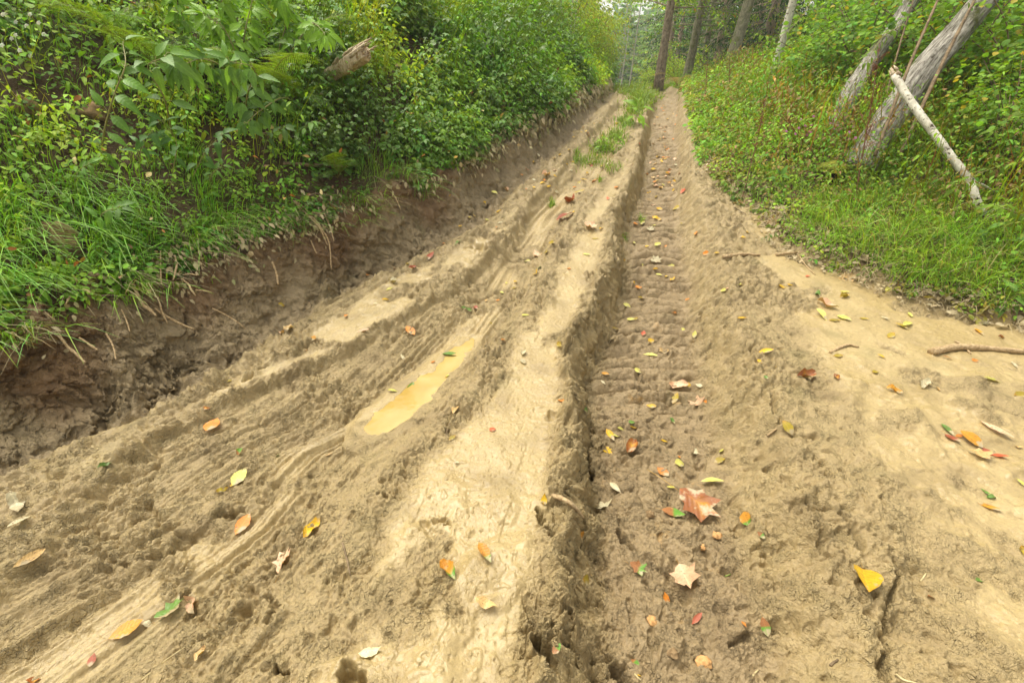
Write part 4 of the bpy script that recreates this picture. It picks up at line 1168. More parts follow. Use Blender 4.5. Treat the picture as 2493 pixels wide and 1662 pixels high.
def sapling(name, stem, leaf_len, pairs, col, label, cat='sapling', group=None, droop=.5, seed=0, tilt=(.2, -.5, .85), whorl=1, stemr=.006, mat='big', from_=.3):
    """a stem of its own with pairs of broad pointed leaves as one crown of foliage"""
    r = np.random.default_rng(seed)
    P = curve_pts(stem, 22); root = empty(name, tuple(P[0])); tag(root, label, cat, group)
    S = Acc(); tube(S, P - P[0], np.linspace(stemr, stemr*.35, 22), 6, (.24, .22, .07)); 
    A = Acc(); L = Acc()
    pos, fwd, nrm, sc, cc = [], [], [], [], []
    for k in range(pairs + 1):
        f = from_ + (1 - from_)*k/pairs; i = min(f*21, 20.99); i0 = int(i); p = P[i0] + (P[i0+1] - P[i0])*(i - i0)
        tg = norm(P[min(i0+1, 21)] - P[i0]); side = norm(np.cross(tg, np.array(tilt) + r.normal(0, .2, 3)))
        if k % 2: side = norm(side + np.array([0, 0, .2]) + r.normal(0, .3, 3))
        for sg in ((-1, 1) if k < pairs else (-1, 0, 1)):
            d = norm(side*sg*(.9 if k < pairs else .6) + tg*.45 + r.normal(0, .16, 3))
            pet = leaf_len*r.uniform(.15, .3)
            q = p + d*pet
            tube(S, np.array([p, p + d*pet*.6 + np.array([0, 0, .01]), q]) - P[0], [stemr*.45, stemr*.35, stemr*.3], 4, (.22, .25, .06), cap=False)
            for w in range(whorl):
                a = (w - (whorl-1)/2)*.95
                s = norm(np.cross(d, np.array(tilt)))
                dd = norm(d*math.cos(a) + s*math.sin(a)); dd = norm(dd - np.array([0, 0, 1])*droop*r.uniform(.3, 1.4))
                pos.append(q); fwd.append(dd); nrm.append(norm(np.array(tilt) + r.normal(0, .22, 3))); sc.append(leaf_len*r.uniform(.75, 1.2)*(1 if w == (whorl-1)//2 else .8))
                cc.append(np.array(col)*math.exp(r.normal(0, .15)))
    pos, fwd, nrm, sc, cc = map(np.array, (pos, fwd, nrm, sc, cc)); tt = r.integers(0, 3, len(pos))
    for q in range(3):
        m = tt == q; place_templates(A, *LEAF_B[q][:3], pos[m] - P[0], fwd[m], nrm[m], sc[m], cc[m], LEAF_B[q][3])
    S.build('stem', M['stem'], root); A.build('foliage', M[mat], root)
    return root

def stem_px(pts): return [px(*p) for p in pts]
GB = (.135, .275, .035); GY = (.22, .40, .025); GD = (.08, .185, .03)
def tt(u, v, off=0.0):                                     # forward distance of the ground seen at a photo point
    P = march(u, v)[0]; return float(P[1]*CP - (P[2] - CAM_H)*SP) + off
T0 = tt(245, 390)
sapling('broadleaf_sapling', stem_px([(242,400,T0), (256,310,T0-.15), (280,225,T0-.28), (305,160,T0-.3), (300,110,T0-.2)]), .15, 7, GB, 'tall sapling with large pointed leaves and bare curved stem on the left slope', seed=1, tilt=(.35, -.6, .75), stemr=.006, from_=.08, droop=.35)
sapling('broadleaf_sapling', stem_px([(420,330,T0+.2), (400,240,T0-.1), (360,165,T0-.2), (400,140,T0-.3)]), .15, 5, (.15,.28,.05), 'sapling with blue-green leaves just right of the tall curved-stem one', seed=2, tilt=(.35, -.6, .75), droop=.3)
sapling('drooping_sapling', stem_px([(600,330,T0+.7), (560,190,T0+.1), (500,145,T0-.1), (440,160,T0-.2)]), .14, 6, (.125,.25,.045), 'sapling arching left with bunched drooping leaves in the middle of the slope', seed=3, tilt=(.4, -.7, .6), droop=.9, whorl=2, from_=.2)
sapling('drooping_sapling', stem_px([(600,330,T0+.7), (600,240,T0+.2), (620,170,T0), (560,150,T0-.1)]), .13, 5, (.15,.29,.05), 'sapling with pale folded leaves right of the bunched drooping one', seed=4, tilt=(.3, -.7, .6), droop=.7, whorl=2)
sapling('drooping_sapling', stem_px([(760,300,T0+1.0), (700,240,T0+.6), (640,265,T0+.3), (600,300,T0+.2)]), .11, 6, (.12,.24,.04), 'small arching sapling above the dark hollow under the slope plants', seed=5, tilt=(.3, -.7, .7), droop=.7, whorl=2)
T1 = tt(560, 200)
for k, (st, ll, lab) in enumerate([
        ([(520,260,T1), (520,120,T1-.2), (535,20,T1-.2), (560,-60,T1-.3)], .15, 'tall light-green sapling rising out of frame, leftmost of the bright group'),
        ([(590,190,T1+.2), (595,90,T1), (615,0,T1), (640,-80,T1)], .16, 'tall light-green sapling with straight dark stem in the bright group'),
        ([(660,230,T1+.4), (680,120,T1+.2), (700,40,T1+.2), (680,-20,T1)], .16, 'bright yellow-green sapling with leaves fanning to the right'),
        ([(480,200,T1+.2), (470,100,T1), (440,30,T1-.2), (420,-20,T1-.3)], .13, 'bright sapling leaning left at the top of the frame'),
        ([(640,240,T1+.3), (720,110,T1+.1), (760,60,T1), (790,80,T1-.1)], .15, 'sapling whose yellow-green branch reaches right above the ferns'),
        ([(560,260,T1-.1), (575,150,T1-.2), (545,70,T1-.3), (500,40,T1-.4)], .13, 'bright sapling curving left over the drooping leaves')]):
    sapling('ash_sapling', stem_px(st), ll, 8, GY, lab, 'sapling', 'yellow-green saplings on the left slope', seed=10 + k, tilt=(.35, -.5, .8), droop=.45, whorl=3, stemr=.007)
for k, (st, ll, col, lab) in enumerate([
        ([(340,400,T0), (345,350,T0-.1), (370,320,T0-.2)], .085, GD, 'small dark plant of toothed leaves right of the curved stem'),
        ([(420,420,T0), (430,350,T0-.1), (400,300,T0-.2)], .08, GD, 'dark toothed plant above the folded brown leaf'),
        ([(470,430,T0+.1), (500,370,T0-.1), (540,330,T0-.2)], .085, GD, 'dark plant with leaves stepping up to the right'),
        ([(510,440,T0+.1), (520,420,T0), (540,405,T0)], .06, GB, 'low plant with round bright leaves beside the brown folded leaf'),
        ([(180,460,T0-.2), (190,420,T0-.25), (215,400,T0-.3)], .06, GB, 'low seedling on the bare mossy soil at the left'),
        ([(700,400,T0+.8), (720,330,T0+.6), (760,300,T0+.4)], .09, GB, 'plant with long narrow leaves below the ferns'),
        ([(640,380,T0+.5), (655,330,T0+.4), (690,310,T0+.3)], .08, (.11,.2,.05), 'grey-green plant in the dark hollow'),
        ([(240,560,2.6), (250,520,2.5), (290,505,2.4)], .075, (.12,.24,.04), 'broad pale leaves lying on the grass above the cut'),
        ([(60,110,T0+.9), (90,60,T0+.7), (120,20,T0+.5)], .1, GB, 'herb with spreading leaves in the top left corner'),
        ([(200,120,T0+1), (220,60,T0+.9), (240,0,T0+.8)], .1, GB, 'leafy herb at the top edge left of the bright saplings')]):
    sapling('leafy_herb', stem_px(st), ll, 4, col, lab, 'plant', 'leafy herbs on the left slope', seed=30 + k, tilt=(.35, -.5, .8), droop=.35, whorl=1, stemr=.003, from_=.25)
# broad-leaved weeds in the track and on the verge
for k, (u, v, ll, h, n, lab) in enumerate([(1462,372,.10,.16,5,'bright broad-leaved weed on the crown of the track'), (1500,368,.09,.14,4,'smaller weed right of the broad-leaved one on the track'),
        (1546,305,.22,.22,3,'upright weed with one tall leaf between the wheel tracks'), (1880,470,.10,.16,5,'clump of pale green leaves at the foot of the second dock stalk'),
        (2360,600,.12,.12,4,'large spotted leaves in the grass near the right edge'), (2470,640,.13,.14,4,'broad blue-green leaves at the right edge'),
        (2440,750,.09,.10,5,'yellow-green weed at the mud edge near the right edge'), (1860,585,.03,.05,3,'tiny seedling at the edge of the wet mud'), (1873,583,.03,.05,3,'second tiny seedling at the edge of the wet mud')]):
    P = march(u, v)[0]
    sapling('broadleaf_weed', [P, P + np.array([0, 0, h*.5]), P + np.array([.02, -.02, h])], ll, n, (.20,.36,.03) if k < 3 else (.12,.24,.04), lab, 'weed', None, .35, 60 + k, (0, -.3, 1), 1, .003, from_=.05)

def dock(stem, seed, label, top=.45, rad=.006, col=(.20,.065,.025), n=520, spread=.10):
    r = np.random.default_rng(seed); P = curve_pts(stem, 26); root = empty('dock_stalk', tuple(P[0])); tag(root, label, 'dock stalk', 'dry dock stalks on the right verge')
    S = Acc(); tube(S, P - P[0], np.linspace(rad, rad*.35, 26), 6, (.12, .045, .02))
    A = Acc(); pos, sc = [], []
    for b in range(15):
        f = 1 - top + top*b/15; i = int(f*25); p = P[i]; d = norm(np.array([r.normal(), r.normal()*.5, .9 + r.uniform(0, .8)]))
        ln = spread*2.2*(1.15 - (f - 1 + top)/top*.8)*r.uniform(.5, 1); q = np.array([p + d*ln*t + np.array([0, 0, .1*ln*t*t]) for t in np.linspace(0, 1, 5)])
        tube(S, q - P[0], [.002, .0018, .0015, .001, .001], 4, col, cap=False)
        for _ in range(n//15):
            t = r.uniform(.15, 1); pos.append(p + d*ln*t + r.normal(0, .008, 3))
    pos = np.array(pos + [P[int(25*r.uniform(1-top*.8, 1))] + r.normal(0, .008, 3) for _ in range(n//4)]); m = len(pos)
    place_templates(A, *LEAF_S[:3], pos - P[0], r.normal(0, 1, (m, 3)), r.normal(0, 1, (m, 3)), r.uniform(.006, .014, m), jitter_col(col, m, .1, .3, r), LEAF_S[3])
    S.build('stem', M['stem'], root); A.build('seed_head', M['litter'], root)
td = tt(2085, 490)
dock(stem_px([(2083,490,td), (2092,420,td-.02), (2110,320,td-.05), (2125,230,td-.05), (2142,105,td-.05)]), 1, 'tall rust-red dock stalk standing in front of the leaning dead trunk', .62, .008, n=900, spread=.11)
td = tt(1810, 490)
dock(stem_px([(1806,488,td), (1828,400,td), (1848,320,td), (1862,240,td)]), 2, 'reddish dock stalk halfway along the right verge', .6, .005, n=420, spread=.07)
td = tt(2010, 440)
dock(stem_px([(2012,440,td), (1985,380,td), (1940,325,td), (1900,280,td)]), 3, 'thin dark dock stalk bent to the left near the pink flowers', .4, .004, n=200, spread=.08)
td = tt(1715, 260)
dock(stem_px([(1712,265,td), (1718,215,td), (1722,150,td)]), 4, 'distant brown dock stalk near the crest', .6, .006, n=260, spread=.1)
td = tt(1770, 250)
dock(stem_px([(1768,255,td), (1776,200,td), (1775,150,td)]), 5, 'brown seed stalk among dry grass left of the slim birch', .5, .006, n=220, spread=.12)

def flowers(u0, v0, n, seed, name, label, col, t, spread=(30, 18), size=.016):
    r = np.random.default_rng(seed); P0 = march(u0, v0 + 40)[0]; root = empty(name, tuple(P0)); tag(root, label, 'flowers')
    S = Acc()
    for k in range(n):
        P = px(u0 + r.normal(0, spread[0]), v0 + r.normal(0, spread[1]), t + r.normal(0, .12))
        g = P0 + (P - P0)*np.array([.5, .5, 0]); 
        tube(S, curve_pts([g - P0, (g + P)/2 - P0 + np.array([0, 0, .04]), P - P0], 7), .0018, 4, (.12, .16, .04), cap=False)
        A = Acc(); a = np.arange(5)*1.257 + r.uniform(0, 6); d = np.stack([np.cos(a), np.sin(a)*.5, np.sin(a)*.8], 1)
        place_templates(A, *LEAF_R[:3], np.repeat((P - P0)[None], 5, 0), d, np.tile([[.0, -1, .5]], (5, 1)), np.full(5, size), jitter_col(col, 5, .05, .1, r), LEAF_R[3])
        A.build('flower', M['grass'], root)
    S.build('stem', M['stem'], root)
flowers(1975, 315, 16, 5, 'pink_flowers', 'small cluster of pink wildflowers in front of the leaning trunks', (.62, .20, .50), 5.0)
flowers(2075, 318, 4, 6, 'pink_flowers', 'few pink wildflowers at the foot of the further leaning trunk', (.58, .24, .50), 4.7, (8, 10))
flowers(835, 80, 14, 7, 'white_flowers', 'sprinkling of tiny white flowers above the broken log', (.6, .6, .5), tt(835, 80) - .3, (35, 14), .02)
flowers(55, 70, 12, 8, 'white_flowers', 'tiny white flowers in the top left corner of the slope', (.6, .62, .5), tt(55, 70) - .3, (28, 26), .016)

# ------------------------------------------------------------------ logs, leaning trunks, sticks, roots, stones
def log(name, pts, rad, mat, label, cat='log', sides=14, group=None, noise=.16, seed=0, jag=0.0, n=20, parts=None):
    P = curve_pts(pts, n); root = None
    A = Acc(); R = np.interp(np.linspace(0, 1, n), np.linspace(0, 1, len(rad)), rad)
    tube(A, P - P[0], R, sides, None, True, noise, seed)
    if jag:
        # splintered end: long shards standing off the last ring
        r = np.random.default_rng(seed); tg = norm(P[-1] - P[-2]); ref = norm(np.cross(tg, [0, 0, 1.])); b = np.cross(tg, ref)
        for k in range(11):
            a = r.uniform(0, 6.28); c = (ref*math.cos(a) + b*math.sin(a))*R[-1]*r.uniform(.4, .95)
            ln = jag*r.uniform(.3, 1)
            q = P[-1] + c - P[0]
            tube(A, np.array([q - tg*.03, q + tg*ln*.5 + c*.1, q + tg*ln]), [R[-1]*.28, R[-1]*.2, .001], 5, None, True)
    o = A.build(name, M[mat]); o.location = tuple(P[0]); tag(o, label, cat, group); return o, P, R

tb = tt(830, 170)
root = empty('broken_log', tuple(px(800, 186, tb-.5))); tag(root, 'short pale broken log with splintered end sticking out of the slope', 'log')
C0 = px(800, 186, tb-.5); P = curve_pts([px(800,186,tb-.5) - C0, px(842,160,tb-.7) - C0, px(888,126,tb-.85) - C0], 22); A = Acc(); tube(A, P, np.linspace(.052, .060, 22), 16, None, True, .28, 4); A.build('bark', M['rotten'], root)
A = Acc(); rr = np.random.default_rng(12); tg = norm(P[-1] - P[-4]); s_ = norm(np.cross(tg, [0, 0, 1.])); b_ = np.cross(s_, tg)
for k in range(26):
    a = rr.uniform(0, 6.28); q = P[-1] + (s_*math.cos(a) + b_*math.sin(a))*.058*rr.uniform(.3, 1); ln = rr.uniform(.02, .11)*(1.4 if math.sin(a) > 0 else .6)
    tube(A, np.array([q - tg*.12, q - tg*.02, q + tg*ln*.6, q + tg*ln + rr.normal(0, .006, 3)]), [.010, .010, .006, .001], 5)
for k in range(14):   # torn pale heartwood along the upper side
    f = rr.uniform(6, 18); i = int(f); q = P[i] + (b_*rr.uniform(.75, 1) + s_*rr.uniform(-.2, .75))*.055; tube(A, np.array([q - tg*rr.uniform(.03, .09), q + b_*.004, q + tg*rr.uniform(.04, .10)]), [.003, .012, .003], 5)
A.build('splintered_end', M['rotten'], root)
log('mossy_log', stem_px([(560,262,tb-.2), (680,215,tb-.1), (800,175,tb-.05)]), [.10, .10, .09], 'dead', 'dark mossy log lying under the ferns below the broken one', seed=5)
log('fallen_branch', stem_px([(690,398,tt(690,398)-.05), (760,402,tt(760,402)-.05), (835,405,tt(830,405)-.08)]), [.012, .014, .010], 'twig', 'thin grey branch poking out of the dark hollow', 'branch', 8, seed=6)
log('weathered_post', [march(330, 25)[0] + np.array([0, 0, -.1]), march(330, 25)[0] + np.array([0, 0, .35]), march(330, 25)[0] + np.array([-.02, 0, .75])], [.07, .065, .05], 'dead', 'pale grey stump at the top edge above the slope', 'stump', seed=7)

tB = tt(2130, 400) - .2
b0 = px(2095, 400, tB + .25)
def lean_dir(u0, v0, t0, u1, v1, t1): return px(u1, v1, t1) - px(u0, v0, t0)
BT = [px(2085,420,tB+.15), px(2140,330,tB+.15), px(2240,185,tB+.15), px(2330,80,tB+.2), px(2420,-30,tB+.25), px(2560,-210,tB+.35), px(2760,-440,tB+.5)]
bt, bP, bR = log('leaning_dead_trunk', BT, [.165, .150, .132, .122, .115, .105, .09], 'dead', 'thick grey dead trunk leaning right out of the frame', 'dead tree', 22, 'leaning grey trunks at the right', .22, 8, n=40)
AT = [px(2015,345,tB+1.0), px(2060,250,tB+1.0), px(2120,150,tB+1.1), px(2185,60,tB+1.2), px(2250,-60,tB+1.4), px(2330,-220,tB+1.6)]
log('leaning_dead_trunk', AT, [.115, .105, .098, .09, .08, .06], 'dead', 'slimmer mossy grey trunk leaning right behind the thick one', 'dead tree', 18, 'leaning grey trunks at the right', .22, 9, n=36)
for k, (a, b, rr_) in enumerate([((2130,380,tB-.25), (2310,-60,tB-.05), .015), ((2190,380,tB-.2), (2420,-90,tB), .018), ((2120,400,tB+.5), (2235,-40,tB+.6), .012)]):
    log('bark_strip', [px(*a), px((a[0]+b[0])/2 - 6, (a[1]+b[1])/2, (a[2]+b[2])/2), px(*b)], [rr_, rr_*.9, rr_*.6], 'twig', ['thin brown stem running up along the thick leaning trunk', 'upper brown stem beside the thick leaning trunk', 'thin stem rising between the two leaning trunks'][k], 'stem', 8, seed=20 + k)
# mossy mound at the foot
def mound(name, c, s, mat, label, cat, seed=0, n=28, rough=.25, flat=1.0):
    th = np.linspace(0, np.pi*.5 if flat == 1 else np.pi, n//2); ph = np.linspace(0, 2*np.pi, n, endpoint=False)
    V = []
    for t in th:
        for p in ph:
            d = np.array([math.sin(t)*math.cos(p), math.sin(t)*math.sin(p), math.cos(t)])
            k = 1 + rough*float(perlin(d[0]*2 + seed, d[1]*2 + d[2]*2 + seed, seed)) + rough*.4*float(perlin(d[0]*5 + seed, d[1]*5 + d[2]*5, seed))
            V.append(d*np.array(s)*k)
    m = len(th); i = np.arange(m - 1)[:, None]*n; j = np.arange(n)[None]; j1 = (j + 1) % n
    Q = np.stack([i + j, i + n + j, i + n + j1, i + j1], -1).reshape(-1, 4)
    A = Acc(); A.add(V, Q); o = A.build(name, M[mat]); o.location = tuple(c); tag(o, label, cat); return o
M['moss'] = bark_material('moss', (.09, .115, .012), (.26, .26, .03), (10, 10, 10), .02, fine=90)
mound('mossy_hummock', px(2040, 385, tB - .05) - np.array([0, 0, .12]), (.15, .14, .09), 'moss', 'yellow-green mossy hummock at the foot of the thick leaning trunk', 'moss hummock', 3)

tC = tB - .75
CP_ = [px(2178,185,tC+.35), px(2215,245,tC+.22), px(2270,320,tC+.1), px(2330,400,tC), px(2362,440,tC-.05), px(2375,480,tC-.1), px(2390,520,tC-.12)]
root = empty('fallen_birch', tuple(CP_[0])); tag(root, 'white fallen birch pole propped diagonally against the thick leaning trunk', 'birch pole')
A = Acc(); P = curve_pts(CP_, 40) - CP_[0]; tube(A, P, np.interp(np.linspace(0, 1, 40), [0, .2, .8, 1], [.029, .032, .027, .033]), 14, None, True, .14, 11)
A.build('pole', M['birch'], root)
A = Acc(); rr = np.random.default_rng(3)
for k in range(9):
    q = rr.normal(0, .014, 3); e = q + norm(P[0] - P[3])*rr.uniform(.04, .13) + rr.normal(0, .01, 3); tube(A, np.array([q, (q+e)/2, e]), [.014, .010, .001], 5)
A.build('splintered_end', M['rotten'], root)
A = Acc(); q = px(2365,442,tC-.05) - CP_[0]; tube(A, curve_pts([q, px(2395,452,tC) - CP_[0], px(2420,466,tC+.03) - CP_[0]], 8), np.linspace(.014, .007, 8), 8, None, True, .2, 5); A.build('side_branch', M['birch'], root)

def ground_stick(pts, rad, mat, label, name='stick', sink=.3, group=None, cat='stick', seed=0):
    P = march([p[0] for p in pts], [p[1] for p in pts], fine=True); P[:, 2] += rad*(1 - sink)
    return log(name, list(P), [rad, rad*.9, rad*.55], mat, label, cat, 8, group, .3, seed, n=16)
STK = [([(1345,1208),(1385,1225),(1420,1262)], .010, 'root', 'thick muddy twig on the left rim of the right-hand rut'),
       ([(830,1307),(842,1350),(853,1400)], .004, 'twig', 'thin brown twig across the clods beside the pink maple leaf'),
       ([(345,1655),(400,1610),(450,1575)], .0025, 'stemstraw', 'long pale straw lying along the groove near the bottom'),
       ([(2265,862),(2340,850),(2500,862)], .024, 'root', 'mud-covered branch half sunk in the wet mud at the right edge'),
       ([(2325,832),(2345,845),(2362,862)], .008, 'root', 'short muddy stick crossing the half-sunk branch'),
       ([(1868,1062),(1880,1052),(1890,1045)], .006, 'root', 'tiny tan stick on the right shoulder'),
       ([(1888,622),(1940,618),(2010,622)], .012, 'root', 'muddy branch jutting from the right verge over the wet mud'),
       ([(1942,620),(1962,648),(1985,670)], .006, 'root', 'thin forked twig hanging from the verge branch'),
       ([(1760,628),(1810,622),(1850,624)], .016, 'root', 'mud-coated stick lying on the right shoulder uphill'),
       ([(1785,505),(1798,512),(1815,522)], .005, 'twig', 'dark twig at the tip of the right verge'),
       ([(1095,1030),(1090,1045),(1085,1062)], .003, 'twig', 'tiny stalk below the narrow tan leaf'),
       ([(1545,1640),(1552,1648),(1560,1655)], .003, 'stemstraw', 'short straw in the hollow at the bottom edge'),
       ([(1832,1645),(1840,1636),(1846,1630)], .003, 'stemstraw', 'short white straw near the bottom right'),
       ([(2180,1640),(2200,1655),(2230,1662)], .003, 'stemstraw', 'bent white straw beside the bottom of the long crack'),
       ([(2240,1415),(2248,1405),(2254,1395)], .003, 'stemstraw', 'tiny white straw right of the yellow half leaf'),
       ([(2020,1620),(2030,1612),(2040,1605)], .004, 'twig', 'small grey twig left of the long crack'),
       ([(2020,860),(2060,842),(2090,846)], .009, 'root', 'curved muddy twig in the wet mud right of the shoulder'),
       ([(1765,1403),(1770,1401),(1778,1398)], .003, 'greenst', 'bit of green straw right of the pale folded leaf')]
M['stemstraw'] = bark_material('straw', (.40, .32, .15), (.62, .52, .30), (8, 8, 8), .001)
M['greenst'] = bark_material('green_straw', (.16, .24, .05), (.30, .38, .10), (8, 8, 8), .001)
for k, (pts, r_, m_, lab) in enumerate(STK): ground_stick(pts, r_, m_, lab, 'straw' if m_ in ('stemstraw', 'greenst') else 'stick', seed=k)

Z5 = lambda x, y: (x*.34, 400 + y*.34)
Z1 = lambda x, y: (700 + x*.298, 400 + y*.298)
ROOTS = [([Z5(930,820),Z5(985,930),Z5(1020,1000),Z5(1070,1040),Z5(1120,1085)], .0075, 'thick pale root hanging down the cut, the stoutest one'),
    ([Z5(1110,1030),Z5(1180,1080),Z5(1290,1140),Z5(1390,1180)], .006, 'long root slanting right below the stoutest root'),
    ([Z5(1250,650),Z5(1265,720),Z5(1240,830)], .005, 'short crooked root hanging under the muddy leaves'),
    ([Z5(1300,820),Z5(1350,860),Z5(1370,900),Z5(1400,940)], .005, 'kinked root beside a dark hole in the cut'),
    ([Z5(1310,790),Z5(1360,785),Z5(1410,795)], .004, 'small level root stub above the kinked root'),
    ([Z5(1400,900),Z5(1450,905),Z5(1515,915)], .004, 'straight root stub pointing right'),
    ([Z5(1520,1030),Z5(1620,1080),Z5(1700,1130),Z5(1760,1180)], .0035, 'thin straight root slanting down to the right'),
    ([Z5(1950,700),Z5(1980,780),Z5(1990,860)], .006, 'root dangling under the clump of muddy leaves'),
    ([Z5(570,1240),Z5(640,1290),Z5(700,1330)], .005, 'pale root low on the cut near the left edge'),
    ([Z5(760,1210),Z5(810,1300),Z5(830,1400)], .004, 'thin root curving down on red soil'),
    ([Z5(400,1190),Z5(480,1300),Z5(540,1350),Z5(610,1420)], .006, 'muddy root running down the smeared part of the cut'),
    ([Z5(1150,620),Z5(1150,740),Z5(1155,860)], .0035, 'thin vertical root under the hanging grass'),
    ([Z5(1130,950),Z5(1160,1050),Z5(1200,1140)], .004, 'root crossing behind the stoutest root'),
    ([Z5(535,900),Z5(500,950),Z5(470,1000)], .004, 'short pale root under the grass near the left edge'),
    ([Z5(870,1040),Z5(910,1130),Z5(930,1200)], .003, 'hair-thin root left of the stoutest root'),
    ([Z5(230,960),Z5(300,1040),Z5(400,1120)], .003, 'thin root fibre below the leftmost hanging grass'),
    ([Z5(2100,260),Z5(2200,360),Z5(2290,460),Z5(2345,580)], .005, 'long root arching over the lip right of the muddy leaves'),
    ([Z1(60,300),Z1(150,370),Z1(280,530),Z1(340,650),Z1(358,860)], .005, 'longest pale root curving down the middle of the cut'),
    ([Z1(300,400),Z1(350,520),Z1(380,630)], .004, 'straight root right of the longest one'),
    ([Z1(190,620),Z1(215,680),Z1(238,730)], .004, 'short root stub left of the longest one'),
    ([Z1(840,220),Z1(880,270),Z1(925,370)], .004, 'small root at the lip near the small yellowing fern')]
for k, (pts, r_, lab) in enumerate(ROOTS):
    P = march([p[0] for p in pts], [p[1] for p in pts]); eye = np.array([0, 0, CAM_H])
    P = P + norm(eye - P)*np.linspace(.05, .09, len(P))[:, None]
    log('exposed_root', list(P), [r_*1.05, r_, r_*1.25, r_*.7], 'root', lab, 'root', 8, 'roots hanging from the cut bank', .45, 30 + k, n=26)

def stone(u, v, size, label, mat='stone', seed=0, sink=.35, cat='stone', fine=True, rough=.45):
    P = march(u, v, fine=fine)[0]; return mound('stone', P + np.array([0, 0, size[2]*(.5 - sink)]), size, mat, label, cat, seed, 20, rough, 2)
stone(150, 600, (.11, .05, .10), 'flat-sided brown block of rock set in the grass above the cut', seed=3, fine=False, rough=.6)
stone(232, 285, (.07, .06, .06), 'brown rock behind the curved sapling stem', seed=5, fine=False, rough=.7)
stone(72, 265, (.06, .05, .05), 'rock in the bare soil near the left edge', seed=7, fine=False, rough=.7)
M['orangestone'] = bark_material('orange_stone', (.42, .22, .08), (.60, .36, .15), (12, 12, 12), .003, fine=80)
stone(1587, 1511, (.018, .018, .012), 'small round orange pebble in the right-hand rut near the bottom', 'orangestone', 8)
stone(1638, 1591, (.019, .017, .009), 'tan pebble sunk in the mud near the bottom', 'stone', 9)
stone(1712, 1612, (.026, .02, .012), 'ochre lump of soil near the bottom of the right-hand rut', 'orangestone', 10)
stone(1710, 1332, (.018, .014, .010), 'ochre crumb below the stalk of the big red leaf', 'orangestone', 11)
stone(1582, 1252, (.022, .018, .014), 'muddy stone left of the brown-green leaf', 'stone', 12)
stone(1746, 1303, (.020, .016, .010), 'ochre clod at the tip of the red leaf stalk', 'orangestone', 13)
stone(940, 1030, (.040, .020, .012), 'grey clump of mud and leaf breaking the lower end of the puddle', 'root', 14, rough=.9)
stone(905, 1040, (.018, .012, .008), 'small grey lump next to the clump in the puddle', 'root', 15, rough=.9)

def clod(u, v, s, seed, label):
    P = march(u, v, fine=True)[0]; o = mound('mud_clod', P, s, 'ground', label, 'mud clod', seed, 40, .9, 2); return o
# ------------------------------------------------------------------ trees and shrubs
def spray(pos, fwd, nrm, sc, start, d, length, r, leaf, dens=1.0, droop=.25, flat=.25):
    """leaves set along a side branch and its twigs, lying in a loose flat layer"""
    n = max(6, int(length*26*dens))
    t = r.uniform(.12, 1, n)**.8
    side = norm(np.cross(d, [0, 0, 1.]))
    off = r.normal(0, 1, n)*length*.26*(1.1 - .6*t)
    p = start + np.outer(t*length, d) + np.outer(off, side) + np.outer(r.normal(0, flat*.16, n) - droop*length*t*t*.5, [0, 0, 1.])
    pos.append(p); fwd.append(d[None]*.8 + side[None]*np.sign(off)[:, None]*r.uniform(.3, 1.2, (n, 1)) - np.array([0, 0, .35]) + r.normal(0, .25, (n, 3)))
    nrm.append(np.array([0, -.12, 1.]) + r.normal(0, .34, (n, 3))); sc.append(leaf*r.uniform(.6, 1.2, n))

def tree_data(h, r0, kind, seed, col, leaf, low=.08, spread=2.4, nb=46, lean=(0, 0), bark='spruce', dens=1.0, tmpl=LEAF_S, mat='needles', top=1.0):
    """trunk and crown meshes of a tree, in its own frame"""
    r = np.random.default_rng(seed); n = 18
    zz = np.linspace(-.25, h, n); lx = np.array(lean)
    P = np.stack([lx[0]*zz/h*1.0 + .04*np.cumsum(r.normal(0, .4, n))*.3, lx[1]*zz/h + .04*np.cumsum(r.normal(0, .4, n))*.3, zz], 1); P[:, :2] -= P[1, :2]
    R = r0*np.clip(1 - .75*np.linspace(0, 1, n), .08, 1); R[0] *= 1.35; R[1] *= 1.15
    T = Acc(); tube(T, P, R, 14, None, True, .12, seed)
    pos, fwd, nrm, sc = [], [], [], []
    for b in range(nb):
        f = low + (1 - low)*((b + .5)/nb)**1.7*top; i = f*(n - 2) + 1; i0 = int(min(i, n - 2)); p = P[i0] + (P[i0+1] - P[i0])*(i - i0)
        a = b*2.4 + r.uniform(-.5, .5); up = r.uniform(-.1, .35) if kind != 'spruce' else r.uniform(-.35, .0)
        d = norm(np.array([math.cos(a), math.sin(a), up]))
        ln = spread*(1 - .75*max(0, f - .25)/.75)*r.uniform(.6, 1.1)
        if f < .25: ln *= .75
        q = np.array([p, p + d*ln*.5 + np.array([0, 0, .02]), p + d*ln - np.array([0, 0, .12*ln])])
        tube(T, q, [r0*.16, r0*.09, .006], 5, None, False)
        spray(pos, fwd, nrm, sc, p + d*ln*.1, d, ln, r, leaf, dens)
        if kind != 'spruce' and r.uniform() < .7:
            e = norm(d + r.normal(0, .5, 3)*np.array([1, 1, .2])); spray(pos, fwd, nrm, sc, p + d*ln*.35, e, ln*.7, r, leaf, dens)
    pos, fwd, nrm, sc = (np.concatenate(a) for a in (pos, fwd, nrm, sc))
    C = Acc(); c = jitter_col(col, len(pos), .15, .26, r)
    yl = r.uniform(0, 1, len(pos)) < .04
    if kind != 'spruce': c[yl] = (.45, .24, .03)
    place_templates(C, *tmpl[:3], pos, fwd, nrm, sc, c, tmpl[3])
    to = T.build('trunk', M[bark]); co = C.build('crown', M[mat]); d_ = (to.data, co.data)
    bpy.data.objects.remove(to); bpy.data.objects.remove(co)
    return d_

